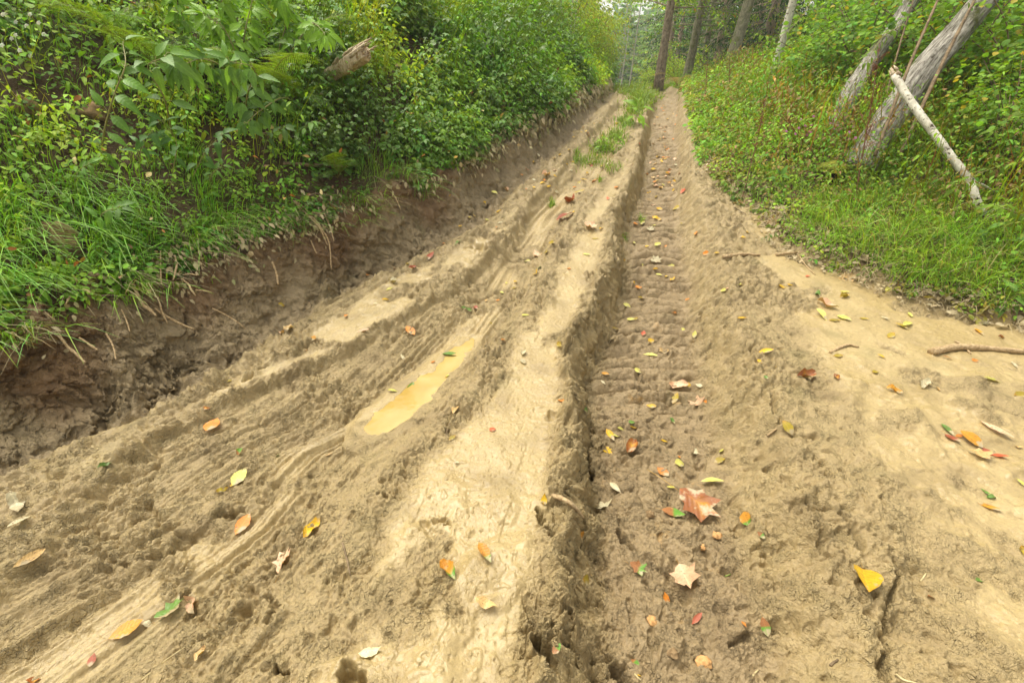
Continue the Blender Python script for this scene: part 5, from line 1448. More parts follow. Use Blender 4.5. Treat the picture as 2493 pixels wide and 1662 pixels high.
def put_tree(data, x, y, name, label, cat='tree', group=None, rz=0.0, s=1.0, dz=-.05, z=None):
    z = float(land(np.array([x]), np.array([y]), False)[0]) if z is None else z
    root = empty(name, (x, y, z + dz), rz); root.scale = (s, s, s); tag(root, label, cat, group)
    for nm, d in zip(('trunk', 'crown'), data):
        o = bpy.data.objects.new(nm, d); COL.objects.link(o); o.parent = root
    return root

def at(u, t):
    dx, dy, dz = ray(u, 190); return float(dx*t), float(dy*t)

CG = (.085, .165, .018); CDK = (.032, .07, .014); CYG = (.19, .27, .025)
spr = [tree_data(13, .16, 'spruce', 1 + k, CDK, .16, .04, 2.3, 70, bark='spruce', tmpl=LEAF_N, dens=1.5) for k in range(2)]
bee = [tree_data(12, .15, 'beech', 11 + k, (.12, .22, .02), .10, .13, 2.6, 42, lean=[(.6, .2), (-.3, .3), (1.6, .2)][k], bark='beech', dens=1.5) for k in range(3)]
main = tree_data(14, .135, 'beech', 21, (.24, .38, .03), .10, .12, 3.2, 56, lean=(.2, 0), bark='spruce', dens=1.7)
x, y = at(1606, 14.0); put_tree(main, x, y, 'spruce_tree', 'straight brown trunk standing on the crest right beside the end of the track', group='trees of the wood on the right')
FR = [(1672,15.5,bee[0],.95,0,'beech_tree','grey trunk leaning slightly right, second from the track'), (1735,19,spr[0],.8,1.0,'spruce_tree','thin dark trunk between the two grey beeches'),
      (1770,13,bee[2],1.05,0,'beech_tree','stout grey-green beech leaning right behind the verge shrubs'), (1822,21,spr[1],.7,2.0,'spruce_tree','slender dark spruce behind the stout beech'),
      (1846,15,spr[0],.95,3.0,'spruce_tree','dark brown spruce trunk left of the slim white birch')]
for u, t, d, s, rz, nm, lab in FR:
    x, y = at(u, t); put_tree(d, x, y, nm, lab, group='trees of the wood on the right', rz=rz, s=s)
birch = tree_data(9, .068, 'birch', 31, (.14, .23, .02), .075, .42, 1.5, 26, lean=(.25, 0), bark='birch', dens=1.4)
x, y = at(1880, 8.0); put_tree(birch, x, y, 'birch_tree', 'slim white birch standing among the herbs of the right verge', group='trees of the wood on the right')
r = random.Random(5); k = 0
lab_s = 'dark spruce deep in the wood behind the verge'; lab_b = 'green broadleaf tree deep in the wood behind the verge'
for row, (t0, us) in enumerate([(19, range(1700, 2700, 95)), (24, range(1650, 2600, 75)), (30, range(1640, 2500, 65)), (38, range(1620, 2400, 60))]):
    for u in us:
        x, y = at(u + r.uniform(-30, 30), t0 + r.uniform(-2, 2)); sp_ = r.random() < .72
        put_tree(r.choice(spr if sp_ else bee), x, y, 'spruce_tree' if sp_ else 'beech_tree', lab_s if sp_ else lab_b, group='far trees of the wood' if sp_ else 'far broadleaf trees of the wood', rz=r.uniform(0, 6.28), s=r.uniform(.75, 1.15))

def shrub_data(h, rad, seed, col, leaf, n=34, tmpl=LEAF_R, mat='hazel', dens=1.0, stemr=.012, upright=.6, gold=.05, bark='twig'):
    r = np.random.default_rng(seed); S = Acc(); pos, fwd, nrm, sc = [], [], [], []
    for k in range(n):
        a = r.uniform(0, 6.28); rr = rad*math.sqrt(r.uniform(.05, 1)); H = h*r.uniform(.45, 1)*(1 - .35*(rr/rad)**2)
        e = np.array([math.cos(a)*rr, math.sin(a)*rr, H]); m = np.array([e[0]*.35, e[1]*.35, H*.62])
        C = curve_pts([np.array([e[0]*.1, e[1]*.1, -.1]), m, e], 9)
        tube(S, C, np.linspace(stemr, stemr*.3, 9), 5, (.15, .11, .06), False)
        for q in range(3, 9):
            for _ in range(2):
                b = a + r.normal(0, 1.2); d = norm(np.array([math.cos(b), math.sin(b), r.uniform(-.15, .35)]))
                spray(pos, fwd, nrm, sc, C[q], d, rad*.5*r.uniform(.5, 1), r, leaf, dens, .3, .3)
    pos, fwd, nrm, sc = (np.concatenate(a) for a in (pos, fwd, nrm, sc))
    c = jitter_col(col, len(pos), .12, .24, r); g = r.uniform(0, 1, len(pos)) < gold; c[g] = (.42, .34, .04)
    C = Acc(); place_templates(C, *tmpl[:3], pos, fwd, nrm, sc, c, tmpl[3])
    so_ = S.build('stem', M[bark]); co = C.build('foliage', M[mat]); out = (so_.data, co.data)
    bpy.data.objects.remove(so_); bpy.data.objects.remove(co); return out

def put_shrub(data, x, y, name, label, group=None, rz=0, s=1.0, z=None, cat='shrub'):
    z = float(land(np.array([x]), np.array([y]), False)[0]) if z is None else z
    root = empty(name, (x, y, z - .03), rz); root.scale = (s, s, s); tag(root, label, cat, group)
    for nm, d in zip(('stem', 'foliage'), data):
        o = bpy.data.objects.new(nm, d); COL.objects.link(o); o.parent = root
    return root

us_ = [shrub_data(2.3, 1.2, 45 + k, (.27, .40, .03), .085, 20, LEAF_S, dens=1.1, gold=.08) for k in range(2)]
for k, (u, t, s, lab) in enumerate([(1596,17,.7,'bright yellow-green shrub left of the straight trunk on the crest'), (1650,17.5,.9,'bright shrub right behind the straight trunk on the crest'), 
        (1585,22,.9,'bright shrub on the slope beyond the crest'), (1640,23,1.3,'tall bright shrub deep behind the crest trunk'), (1890,15,1.1,'bright shrub behind the slim birch'), (1980,15.5,1.3,'bright shrub in the wood right of the birch')]):
    x, y = at(u, t); put_shrub(us_[k % 2], x, y, 'woodland_shrub', lab, 'bright shrubs of the wood', k*1.9, s)
hz = [shrub_data(1.9, 1.0, 41 + k, (.17, .31, .03), .075, 20, LEAF_R, dens=.75) for k in range(3)]
HZ = [(2330,5.6,1.0,'hazel shrub whose leaves crowd round the thick leaning trunk'), (2480,4.9,.95,'hazel shrub at the right edge behind the fallen birch pole'),
      (2520,3.9,.62,'low hazel shrub at the right edge in front of the fallen birch pole'), (2240,6.4,1.05,'hazel shrub filling the gap between the leaning trunks'),
      (2085,6.6,.9,'hazel shrub behind the slimmer leaning trunk'), (2010,7.2,.85,'hazel shrub right of the slim birch'), (2000,10.5,1.0,'hazel shrub close behind the slim birch'),
      (2420,7.5,1.3,'tall hazel shrub behind the thick leaning trunk'), (2150,10,1.4,'tall hazel shrub deep behind the leaning trunks'), (2560,6.5,1.3,'hazel shrub beyond the right edge'),
      (2020,12,1.4,'tall hazel shrub behind the birch'), (2300,11,1.5,'tall hazel shrub at the dark edge of the wood')]
for k, (u, t, s, lab) in enumerate(HZ):
    x, y = at(u, t); put_shrub(hz[k % 3], x, y, 'hazel_shrub', lab, 'hazel shrubs on the right verge', k*1.7, s)
# reaching hazel branch with big round leaves low at the right edge
for k, (st, ll, lab) in enumerate([([px(2560,420,4.2), px(2470,400,3.9), px(2390,420,3.7), px(2330,455,3.6)], .085, 'hazel branch reaching left across the foot of the fallen birch pole'),
        ([px(2580,300,4.4), px(2500,290,4.1), px(2420,320,3.9)], .085, 'hazel branch above the foot of the fallen birch pole'),
        ([px(2560,560,3.6), px(2480,520,3.4), px(2420,500,3.3)], .07, 'low hazel twig over the verge grass at the right edge'),
        ([px(2200,60,4.6), px(2150,90,4.4), px(2110,150,4.3)], .07, 'hazel twig with yellowing leaves hanging in front of the slimmer trunk'),
        ([px(1990,-40,6.5), px(1960,30,6.2), px(1900,90,6.0), px(1850,85,5.9)], .08, 'bright leafy twig crossing in front of the slim birch'),
        ([px(1790,110,9.5), px(1760,60,9.3), px(1740,30,9.3)], .1, 'bright leafy twig in front of the stout beech')]):
    sapling('hazel_branch', st, ll, 9, (.17, .28, .025), lab, 'branch', 'hazel branches at the right', .35, 200 + k, (0, -.35, 1), 1, .005, 'hazel', .05)

# bushes on top of the left bank and along it up to the crest
wl = [shrub_data(2.6, 1.15, 51 + k, (.30, .40, .035), .085, 26, LEAF_N, dens=1.3, stemr=.016, gold=.08) for k in range(2)]
lb = [shrub_data(1.3, .8, 61 + k, (.21, .33, .026), .055, 18, LEAF_S, dens=1.2, stemr=.007, gold=.04) for k in range(2)]
WL = [(1430,13.5,1.15,'yellow-green willow bush closing the left side at the crest'), (1452,15.5,1.0,'willow bush just beyond the crest on the left'), (1380,12.8,1.2,'tall yellow-green willow bush left of the crest'),
      (1405,16,1.4,'willow bush behind the crest bushes'), (1320,13.5,1.3,'tall willow bush behind the two thin pale stems'), (1250,14,1.3,'willow bush above the bank left of the thin pale stems'),
      (1340,18,1.7,'big willow bush in the back on the left'), (1150,14.5,1.3,'willow bush on the bank top above the brambles'), (1050,13.5,1.2,'willow bush on the skyline above the broken log'),
      (1270,19,1.8,'big willow bush far back on the left'), (930,12.5,1.2,'willow bush on the skyline at the top edge'), (1400,19.5,1.35,'willow bush bordering the misty gap')]
for k, (u, t, s, lab) in enumerate(WL):
    u = min(u, 1492 - 1.05*s*1108/t); x, y = at(u, t); put_shrub(wl[k % 2], x, y, 'willow_bush', lab, 'willow bushes on top of the left bank', k*2.1, s)
LBS = [(1440,12,.8), (1400,11.2,.8), (1360,10.6,.85), (1300,10.2,.9), (1240,10,.9), (1180,9.6,.95), (1100,9.2,1), (1000,8.8,1), (1330,12,1), (1200,12,1.1), (1060,11,1.2), (900,9.5,1.1), (780,8.6,1.0), (1465,12.6,.8), (1475,13.4,.85)]
LBL = ['low bush at the foot of the crest willow', 'low bush right of the thin pale stems', 'bush under the tall crest willows', 'bush hanging over the far lip of the cut', 'bush with orange leaves halfway to the crest',
       'rounded bush above the lit edge of mud', 'bush above the muddy wall in the middle', 'bush in the brambles right of the broken log', 'bush at the foot of the thin pale stems', 'bush high on the bank below the willows',
       'bush on the slope top right of the log', 'bush on the slope above the broken log', 'bush above the big ferns', 'small bush against the far end of the cut', 'last small bush on the left before the crest']
for k, ((u, t, s), lab) in enumerate(zip(LBS, LBL)):
    x, y = at(u, t); x = min(x, float(KX('E', np.array([y]))[0]) - .75*s); put_shrub(lb[k % 2], x, y, 'bank_bush', lab, 'bushes along the left bank', k*1.3, s)
for k, (u, t, rr_, ln, lab) in enumerate([(1255,12.5,.05,(.0,.2),'pale slim trunk at the top edge above the brambles'), (1361,11.5,.028,(-.1,.1),'thin straight pale stem above the left bank'), (1381,11.2,.02,(.25,.1),'twin thin pale stem nearest the crest, left one'), (1388,11.3,.018,(.4,.1),'twin thin pale stem nearest the crest, right one'), (1297,13,.03,(-.3,0),'thin leaning stem between the pale trunks'), (780,9,.04,(.1,0),'slim trunk above the big ferns')]):
    d = tree_data(6.5, rr_, 'beech', 71 + k, (.17, .26, .025), .08, .45, 1.2, 16, lean=ln, bark='birch' if k < 4 else 'beech')
    x, y = at(u, t); put_tree(d, x, y, 'young_tree', lab, 'young tree', 'young trees on the left bank')

# beyond the crest: meadow grass and the misty wood across the valley
far = [tree_data(15, .2, 'beech', 81 + k, [(.26, .42, .07), (.17, .32, .07), (.12, .24, .08)][k], .30, .05, 4.2, 60, bark='birch', dens=1.1, tmpl=LEAF_R) for k in range(3)]
r = random.Random(9)
for k in range(34):
    t = 36 + 60*(k/34)**1.2; u = r.uniform(1340, 1760) if k % 2 else r.uniform(1470, 1580)
    if t < 58 and abs(u - 1525) < 30 + 4.4*1108/t: u = 1525 + r.choice((-1, 1))*(34 + 4.4*1108/t)
    x, y = at(u, t); put_tree(far[r.randrange(3)], x, y, 'broadleaf_tree', 'pale misty tree far across the valley beyond the crest', group='misty trees beyond the crest', rz=r.uniform(0, 6), s=r.uniform(.8, 1.25))
x, y = at(1512, 30); put_tree(birch, x, y, 'birch_tree', 'pale bare birch stem in the misty gap beyond the crest', group='birches in the misty gap', s=.9)
x, y = at(1532, 33); put_tree(birch, x, y, 'birch_tree', 'second pale birch stem in the misty gap', group='birches in the misty gap', s=1.1)

def meadow():
    r = np.random.default_rng(301); n = 9000
    y = r.uniform(14, 30, n); x = r.uniform(-3, 9, n) + (y - 14)*.25; z = land(x, y, False)
    road = np.abs(x - KX('F', y)) < .45*(y < 15.3); x, y, z = x[~road], y[~road], z[~road]; n = len(x)
    d = r.normal(0, 1, (n, 3)); d[:, 2] = 0; A = Acc()
    grass_blades(A, np.stack([x, y, z], 1), r.uniform(.15, .4, n), r.uniform(.012, .03, n), d, r.uniform(.3, 1, n), jitter_col((.25, .36, .03), n, .1, .2, r), r, 3)
    A.build('meadow_grass', M['grass']); tag(bpy.data.objects['meadow_grass'], 'bright meadow grass just beyond the crest of the track', 'grass', kind='stuff')
meadow()
def far_wood():
    r = np.random.default_rng(302); n = 60000
    a = r.uniform(-.9, 1.0, n); d = r.uniform(95, 240, n); x = np.sin(a)*d; y = np.cos(a)*d; z = land(x, y, False)
    cl = perlin(x*.08, y*.08, 303); A = Acc()
    h = r.uniform(0, 1, n)*(14 + 9*cl)
    p = np.stack([x, y, z + h], 1); place_templates(A, *LEAF_R[:3], p, r.normal(0, 1, (n, 3)), np.array([0, -.5, 1]) + r.normal(0, .5, (n, 3)), r.uniform(1.2, 2.6, n), jitter_col((.10, .20, .07), n, .1, .25, r), LEAF_R[3])
    A.build('distant_wood', M['needles']); tag(bpy.data.objects['distant_wood'], 'hazy wooded hillside far beyond the crest', 'distant wood', kind='stuff')
far_wood()
# ------------------------------------------------------------------ fallen leaves, each where it lies in the photograph
# photo x, photo y, longest extent in photo pixels, axis angle (degrees, None = any), colour, shape
LV = """1698 1228 118 -35 B m;1638 1252 58 -20 M o;1671 1410 74 -60 P m;1616 1457 35 -60 O o;1462 1237 52 12 W c;1412 1305 33 -40 N o;1432 1389 38 -55 N o;1423 1410 32 -10 K o;1552 1386 50 -30 M m;1821 1267 38 -65 N o
1853 1302 25 -40 M o;1695 1508 32 45 D n;1811 1521 20 -50 O c;1862 1526 46 -75 M o;1355 1579 32 60 M o;1543 1612 36 -45 M o;1558 1646 12 0 Y o;1324 1219 30 80 Y c;1184 1472 55 -10 T c;1092 1395 54 -55 N c
1181 1350 54 -60 N n;901 1591 58 10 W c;698 1368 72 60 P m;761 1290 58 40 Y c;593 1278 60 45 O o;45 1228 52 -70 W c;50 1275 52 25 W n;72 1359 70 30 T n;310 1536 75 20 A o;417 1493 76 30 G m
474 1472 50 -60 P c;360 1520 28 -40 W c;225 1606 34 65 D o;491 1591 38 60 T c;85 1657 38 10 B c;584 1163 56 50 L o;566 1180 20 20 Y o;539 1193 30 15 K c;517 1035 40 50 O r;256 1134 36 30 G c
500 995 26 10 B c;557 928 22 20 K n;584 1104 24 70 M c;676 1110 18 20 G n;999 805 30 -50 O o;883 806 32 15 P n;762 824 21 60 A o;747 853 18 30 B c;843 771 20 80 O n;981 872 20 -30 W c
1273 860 22 75 W c;1273 881 22 -60 W o;1199 1046 18 0 R r;1100 1067 20 30 K o;1109 1000 36 70 T n;1227 829 18 15 O o;1196 789 12 0 K o;1130 750 18 -20 G o;1144 756 20 -15 G o;1279 768 22 0 L n
1086 917 23 20 L o;998 945 30 55 G n;957 953 27 0 L n;1100 869 50 5 G n;1129 857 18 30 G n;1054 882 14 0 O o;1111 1127 14 -20 W c;800 1107 20 10 T n;1483 1101 42 -20 Y o;1614 1149 36 -50 O o
1653 1129 27 0 L r;1754 1120 34 25 K o;1736 1177 58 -3 L n;1695 982 42 -20 P m;1717 979 17 -20 O o;1644 970 30 70 K o;1586 988 28 -10 Y o;1650 940 48 -10 P c;1677 939 16 -70 Y o;1704 939 22 -20 W c
1584 865 38 -8 L n;1584 831 22 60 Y o;1566 813 16 70 R o;1553 903 20 0 L r;1473 910 22 -20 A o;1468 931 18 -50 W n;1367 976 24 -45 O o;1404 1004 22 20 B o;1424 997 20 10 G o;1510 1044 18 -20 L o
1538 1030 18 0 G r;1542 1041 20 -10 Y o;1486 1059 36 -60 Y n;1500 1062 20 -5 L o;1616 1074 20 -30 Y n;1538 1088 42 60 B c;1695 1102 34 5 W c;1757 1098 16 0 L o;1635 1026 22 -40 G c;1501 1190 30 -45 W n
1653 1113 10 -40 O o;1632 1187 22 -20 L o;1364 839 30 -40 K n;1865 854 38 15 Y n;1850 880 20 -50 Y n;1888 897 28 25 Y o;1473 804 14 0 Y o;1498 803 22 10 K n;1691 815 18 70 L o;1663 803 16 -5 L o
1611 855 30 -10 T c;1918 1044 42 -50 K o;1957 916 38 -10 B c;2037 919 22 -50 B c;2040 867 26 0 K o;2146 870 26 -25 Y n;2130 907 18 10 K o;2168 818 22 30 K o;2177 952 38 -25 A c;2252 937 32 35 W c
2283 949 16 -50 T c;2307 874 28 -15 B n;2374 878 16 0 O r;2416 925 44 -18 L n;2469 889 26 -40 W n;2484 962 30 0 K o;2422 1050 74 -30 P n;2362 1074 60 -35 A o;2335 1062 21 0 O o;2306 1047 44 -50 G n
2317 1068 40 -30 D o;2383 1110 60 -30 T m;2395 1098 40 -35 D o;2428 1111 38 -20 R o;2478 1089 22 -20 T c;2484 1178 32 -40 L n;2400 1200 30 -40 G n;2412 1212 28 0 G c;2407 1235 48 -22 A n;1865 919 15 -50 G o
2383 809 30 -30 A n;2437 822 18 -10 B c;2106 1413 70 -70 Y h;2267 1457 22 -10 B o;2383 1413 28 5 G n;2490 1344 30 -60 K c;1906 700 20 70 Y r;1924 695 17 -10 Y o;2055 711 28 0 L n;2055 723 26 15 K c
2013 746 56 -20 P c;1999 770 40 -40 L n;2031 781 30 0 K n;2055 775 36 -20 L o;2103 777 25 -15 K n;2154 775 24 -20 W n;2215 767 22 -60 L n;2168 704 30 20 L o;2203 710 28 0 W o;2261 726 30 -5 K n
2267 744 28 -10 W n;2196 796 36 -20 K n;2208 790 30 25 L n;2386 781 30 60 L o;2398 790 20 50 W c;1990 717 20 70 G c;1966 673 13 -5 R o;2070 675 30 -60 T o;2052 678 26 60 T o;1805 775 25 -8 Y n
1803 695 12 0 K o;1820 567 12 0 Y o;1808 579 19 -5 Y o;1663 467 19 50 R m;1647 507 16 0 K r;1562 543 15 80 L r;1583 559 24 -5 W m;1605 509 18 0 Y o;1547 546 15 0 O o;1593 549 17 -5 L n
1599 533 28 -20 Y c;1543 592 14 -20 L n;1601 595 20 20 L o;1595 634 30 0 W m;1620 600 11 -50 O o;1720 617 20 -15 O o;1747 617 15 0 Y n;1695 568 13 70 O o;1634 647 18 0 L o;1595 656 14 0 Y c
1605 670 20 -10 L n;1622 672 22 0 Y o;1637 679 20 40 Y c;1562 647 12 -60 L n;1520 634 14 -20 Y o;1553 702 20 -50 O m;1543 689 13 -60 Y n;1561 728 20 0 K o;1497 723 14 40 L o;1674 729 14 20 O o
1526 744 23 -25 L o;1535 778 22 0 L o;1548 776 14 80 K o;1641 761 13 -5 O n;1762 707 18 -10 L o;1770 702 12 -20 P o;1799 693 14 0 L n;1437 555 32 -30 P m;1464 559 17 40 Y n;1449 582 20 0 K n
1428 620 22 -15 L n;1377 531 50 35 D n;1385 656 13 -20 O c;1309 622 30 -40 P c;1312 653 20 -10 G o;1306 665 18 50 Y c;1330 614 16 0 K o;1345 592 26 15 K n;1389 492 38 -15 D c;1398 516 14 30 Y n
1410 467 28 10 K n;1412 446 12 60 K r;1449 440 30 35 O c;1480 485 13 -60 R c;1500 457 15 20 O n;1421 438 20 0 Y n;1430 424 18 0 Y n;958 686 26 -15 W c;949 704 21 20 L o;938 731 22 5 Y n
916 741 14 0 W n;1044 626 30 35 D n;1005 653 24 20 D c;993 644 12 0 K o;962 655 9 0 O r;895 670 9 0 O r;1022 612 11 0 L r;1081 594 14 70 O c;1116 591 26 50 G n;1208 555 15 80 O n
1218 543 18 10 W o;1186 537 12 0 L r;1144 530 14 10 K o;1153 527 14 20 Y o;1120 551 12 0 Y n;1204 470 17 -20 L o;1236 466 22 -30 P c;1099 480 18 -5 Y c;1180 495 14 -20 Y o;1213 516 20 30 Y n
1227 531 15 -5 L n;1072 427 22 -20 P m;1062 437 12 0 O c;1282 413 12 0 R c;1329 427 28 15 P c;1351 430 13 -20 Y o;1324 445 12 0 Y o;1281 635 26 -10 L n;1233 690 13 -50 L n;1255 687 12 20 Y o
1251 702 16 10 K n;1223 714 13 0 L n;1211 732 14 -5 O o;1184 732 10 -30 T o;1159 750 14 -20 D o;745 734 26 -50 P c;684 742 20 -30 K o;704 800 30 10 T c;690 810 22 60 P c;1620 360 10 0 Y n
1600 378 10 0 Y o;1612 395 11 0 Y n;1590 412 12 0 Y o;1628 420 11 0 O o;1608 338 9 0 Y n;1618 322 9 0 O n;1605 305 8 0 Y n;1625 290 8 0 Y o;1600 440 12 10 Y n;1615 452 12 0 L n
1580 470 13 0 Y c;1598 480 14 20 K n;1590 500 12 0 P c;1576 425 10 0 O c;1632 385 9 0 O n;1590 350 9 0 Y o;1640 340 8 0 O n;1615 270 8 0 O n;1635 255 8 0 Y n;1600 285 8 0 Y n
1575 600 11 0 Y o;1660 545 10 0 K n;1300 395 14 0 Y n;1310 380 12 0 W o;1270 425 10 0 O o;1350 385 10 0 Y o;1455 380 9 0 O n;1440 405 10 0 D o;1465 405 9 0 Y n;1445 360 9 0 W n
1480 400 12 30 W o;1540 400 9 0 O o;1500 300 8 0 Y n;1490 330 8 0 O n;1485 250 8 0 P n;1475 270 8 0 O n;1460 300 8 0 Y n;1555 350 9 0 D o;1400 350 9 0 P n;1380 400 9 0 Y n"""
COLS = {'Y': ('yellow', (.74, .47, .02)), 'L': ('pale lime', (.66, .62, .14)), 'O': ('orange', (.74, .26, .03)), 'R': ('coral-red', (.68, .13, .05)), 'B': ('reddish-brown', (.34, .11, .025)), 'P': ('pale pink', (.80, .50, .30)),
        'W': ('cream', (.62, .55, .34)), 'G': ('green', (.14, .26, .04)), 'M': ('green-and-brown', (.38, .16, .05)), 'N': ('green-tipped orange', (.52, .24, .03)), 'K': ('olive-gold', (.42, .32, .03)), 'T': ('tan', (.60, .40, .16)),
        'D': ('dusky red', (.36, .09, .04)), 'A': ('mottled amber', (.62, .30, .02))}
SHP = {'o': 'oval', 'n': 'narrow', 'c': 'crumpled', 'm': 'lobed', 'r': 'round', 'h': 'half-folded'}
def zone(u, v):
    if 880 < u < 1150 and 840 < v < 1058 and abs((u - 1010) + (v - 950)*1.1) < 60: return 'floating in the yellow puddle'
    x = float(u)
    def ux(L):
        a = sorted((q[1], q[0]) for q in L); return float(np.interp(v, [q[0] for q in a], [q[1] for q in a]))
    far = 'far uphill' if v < 420 else 'uphill' if v < 640 else 'halfway up' if v < 860 else 'nearby' if v < 1180 else 'lower frame'
    if x < ux(EDGE): return 'lying on the dark cut bank'
    if x < ux(LEDGE): return ('on the left muddy shelf, ' + far)
    if x < ux(RIDGE): return ('in the left wheel track, ' + far)
    if x < ux(PLATE): return ('on the mud between the ruts, ' + far)
    if x < ux(RUT_R): return ('in the right-hand rut, ' + far)
    if v > 640 and x > ux(SHOUL) + 60: return ('on the wet mud at the right, ' + far)
    return ('on the right shoulder of the rut, ' + far)
ORD = ['', 'second ', 'third ', 'fourth ', 'fifth ', 'sixth ', 'seventh ', 'eighth ', 'ninth ', 'tenth ', 'eleventh ', 'twelfth ', 'thirteenth ', 'fourteenth ', 'fifteenth ', 'sixteenth ']

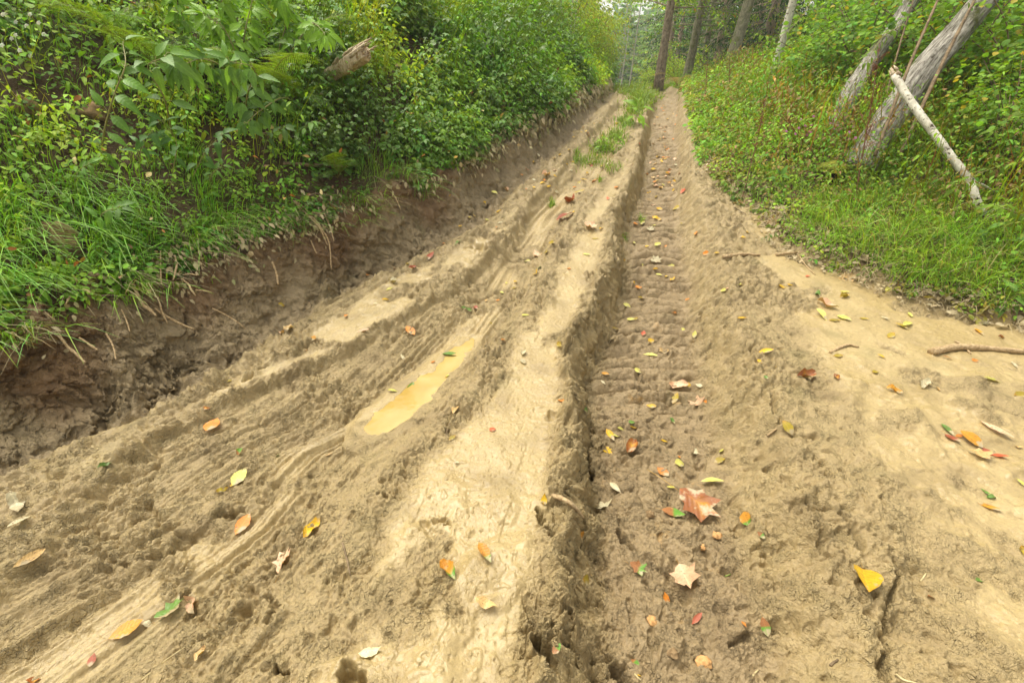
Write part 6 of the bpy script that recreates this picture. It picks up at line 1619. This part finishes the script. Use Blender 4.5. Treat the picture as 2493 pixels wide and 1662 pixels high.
def build_leaves():
    rows = [q.split() for q in LV.replace('\n', ';').split(';') if q.strip()]
    rx = random.Random(4)
    for k in range(84):
        v = 255 + 215*rx.random()**.8; lo = [np.interp(v, [238, 400, 500], q) for q in ((1602, 1568, 1545), (1655, 1655, 1668))] if k % 3 else [np.interp(v, [238, 400, 500], q) for q in ((1490, 1330, 1230), (1560, 1450, 1370))]
        rows.append([f'{rx.uniform(*lo):.0f}', f'{v:.0f}', f'{7 + (v - 250)*.022 + rx.uniform(0, 3):.0f}', '0', rx.choice('YYYOOPWTB'), rx.choice('nnoc')])
    r = np.random.default_rng(77); rows.sort(key=lambda q: -int(q[1]))
    U = np.array([float(q[0]) for q in rows]); Vv = np.array([float(q[1]) for q in rows]); Ln = np.array([float(q[2]) for q in rows]); An = np.radians([float(q[3]) for q in rows])
    An = np.where((An == 0) & (Ln < 20), r.uniform(-.5, .5, len(An)), An) + r.normal(0, .08, len(An))
    ex, ey = np.cos(An)*Ln*.5, -np.sin(An)*Ln*.5
    C = march(U, Vv, fine=True); Aa = march(U - ex, Vv - ey, fine=True); Bb = march(U + ex, Vv + ey, fine=True)
    td = C[:, 1]*CP - (C[:, 2] - CAM_H)*SP
    nr = land_normal(C[:, 0], C[:, 1], .05, True)
    used = {}
    for i, q in enumerate(rows):
        cn, shp = q[4], q[5]; name, col = COLS[cn]
        d = Bb[i] - Aa[i]; m = Ln[i]*td[i]/F_PX; ln = float(np.clip(np.linalg.norm(d), m*.9, m*1.35)); d = norm(d)
        wd = {'o': .56, 'n': .34, 'r': .9, 'h': .62, 'c': .46, 'm': 1}[shp]
        c = np.array(col)*.86*math.exp(r.normal(0, .10))
        near = Ln[i] > 24
        if shp == 'm':
            rr = [(a + r.uniform(-3, 3), R_*r.uniform(.9, 1.08)) for a, R_ in MAPLE]; V, Q, T, Uv = lobed_template(rr, .035 if cn != 'B' else .015, i, r.uniform(.05, .55)*(.3 if cn == 'B' else 1))
            V = V - np.array([0, .45, 0]); V[:, 0] *= r.uniform(.8, .95)
            if cn == 'P': V[:, 2] += .45*np.abs(V[:, 0])*r.uniform(.5, 1.3)
        else:
            fo = {'o': .22, 'n': .35, 'r': .15, 'h': .55, 'c': .5}[shp]*r.uniform(.4, 1.5)
            V, Q, T, Uv = leaf_template(9 if near else 5, wd, fo, r.uniform(-.25, .3), peak=r.uniform(.4, .55), tip=r.uniform(.7, 1.1), serr=.04 if near else 0, wave=.03 if shp == 'c' else .008, seed=i)
            if shp == 'c': V[:, 2] += .07*np.sin(V[:, 1]*9 + i) + .10*np.sin(V[:, 0]*14 + i*2) + .5*(V[:, 1] - .5)**2
            V = V - np.array([0, .5, 0])
        V[:, 2] -= V[:, 2].min() - .0
        V = V*ln*(.9 if Ln[i] < 30 else 1); V[:, 2] = V[:, 2] - .22*V[:, 2].max() if shp != 'm' else V[:, 2]
        C3 = np.tile(c, (len(V), 1))
        e = np.clip(np.abs(Uv[:, 1] - .5)*2, 0, 1)[:, None]
        if cn in 'MN': g = (.12, .28, .03); k = (Uv[:, 1:2] > .5)*1.0 if cn == 'M' else (Uv[:, 1:2] > .72)*1.0; C3 = C3*(1 - k) + np.array(g)*k
        if cn == 'B': k = np.exp(-((Uv[:, 0:1])**2 + (Uv[:, 1:2] - .55)**2)/.012)*.8; C3 = C3*(1 - k) + np.array((.75, .42, .03))*k
        if cn in 'YKA': C3 = C3*(1 - .5*e**3) + np.array((.5, .16, .02))*.5*e**3
        if cn == 'G' and shp == 'm': k = (Uv[:, 0:1] > .1)*.8; C3 = C3*(1 - k) + np.array((.50, .36, .22))*k
        acc = Acc(); P = np.zeros((1, 3))
        z = nr[i] + r.normal(0, .07, 3)
        place_templates(acc, V, Q, T, P + norm(z)*(.004 if Ln[i] < 50 else .012), d[None], z[None], np.array([1.0]), np.ones((1, 3)), Uv, C3)
        if Ln[i] > 34 and shp in 'moh':
            s = -1 if r.uniform() < .5 or cn == 'B' else 1
            if cn == 'B': q0 = -d*ln*.45; tube(acc, curve_pts([q0 + z*.006, q0 - d*.5*ln + z*.012, q0 - d*.9*ln + z*.004], 7), .0013, 5, (.60, .36, .08))
            else: q0 = -d*ln*.5; tube(acc, curve_pts([q0 + z*.006, q0 - d*.15*ln + z*.008, q0 - d*.28*ln + z*.004], 6), .0009, 4, (.45, .26, .06))
        o = acc.build('fallen_leaf', M['fallen']); o.location = tuple(C[i])
        zn = zone(U[i], Vv[i]); key = (name, SHP[shp], zn); n = used.get(key, 0); used[key] = n + 1
        o['_k'] = n
        lab = f'{ORD[min(n, 15)]}{name} {SHP[shp]} leaf {zn}'
        tag(o, lab, 'leaf', 'fallen leaves on the mud'); del o['_k']
    # say which end the counting starts from where a kind repeats
    objs = [o for o in bpy.data.objects if o.name.startswith('fallen_leaf')]
    for o in objs:
        l = o['label']
        for k in range(1, 16):
            if l.startswith(ORD[k]): o['label'] = l.replace(' leaf ', ' leaf, counted upward, ', 1); break
build_leaves()
# ------------------------------------------------------------------ humid air: far things fade
def haze():
    me = bpy.data.meshes.new('haze')
    X, Y0, Y1, Z0, Z1 = 460, -440, 460, -48, 22
    v = [(-X, Y0, Z0), (X, Y0, Z0), (X, Y1, Z0), (-X, Y1, Z0), (-X, Y0, Z1), (X, Y0, Z1), (X, Y1, Z1), (-X, Y1, Z1)]
    f = [(0, 3, 2, 1), (4, 5, 6, 7), (0, 1, 5, 4), (1, 2, 6, 5), (2, 3, 7, 6), (3, 0, 4, 7)]
    me.from_pydata(v, [], f); o = bpy.data.objects.new('haze', me); COL.objects.link(o)
    m, n, l = new_mat('haze'); out = N(n, 'ShaderNodeOutputMaterial'); p = N(n, 'ShaderNodeVolumePrincipled')
    p.inputs['Color'].default_value = (.93, .97, 1, 1); p.inputs['Density'].default_value = HAZE; p.inputs['Anisotropy'].default_value = .3
    l.new(p.outputs[0], out.inputs['Volume']); me.materials.append(m)
    tag(o, 'thin humid haze over the valley and the wood', 'haze', kind='stuff')
HAZE = .0017
haze()
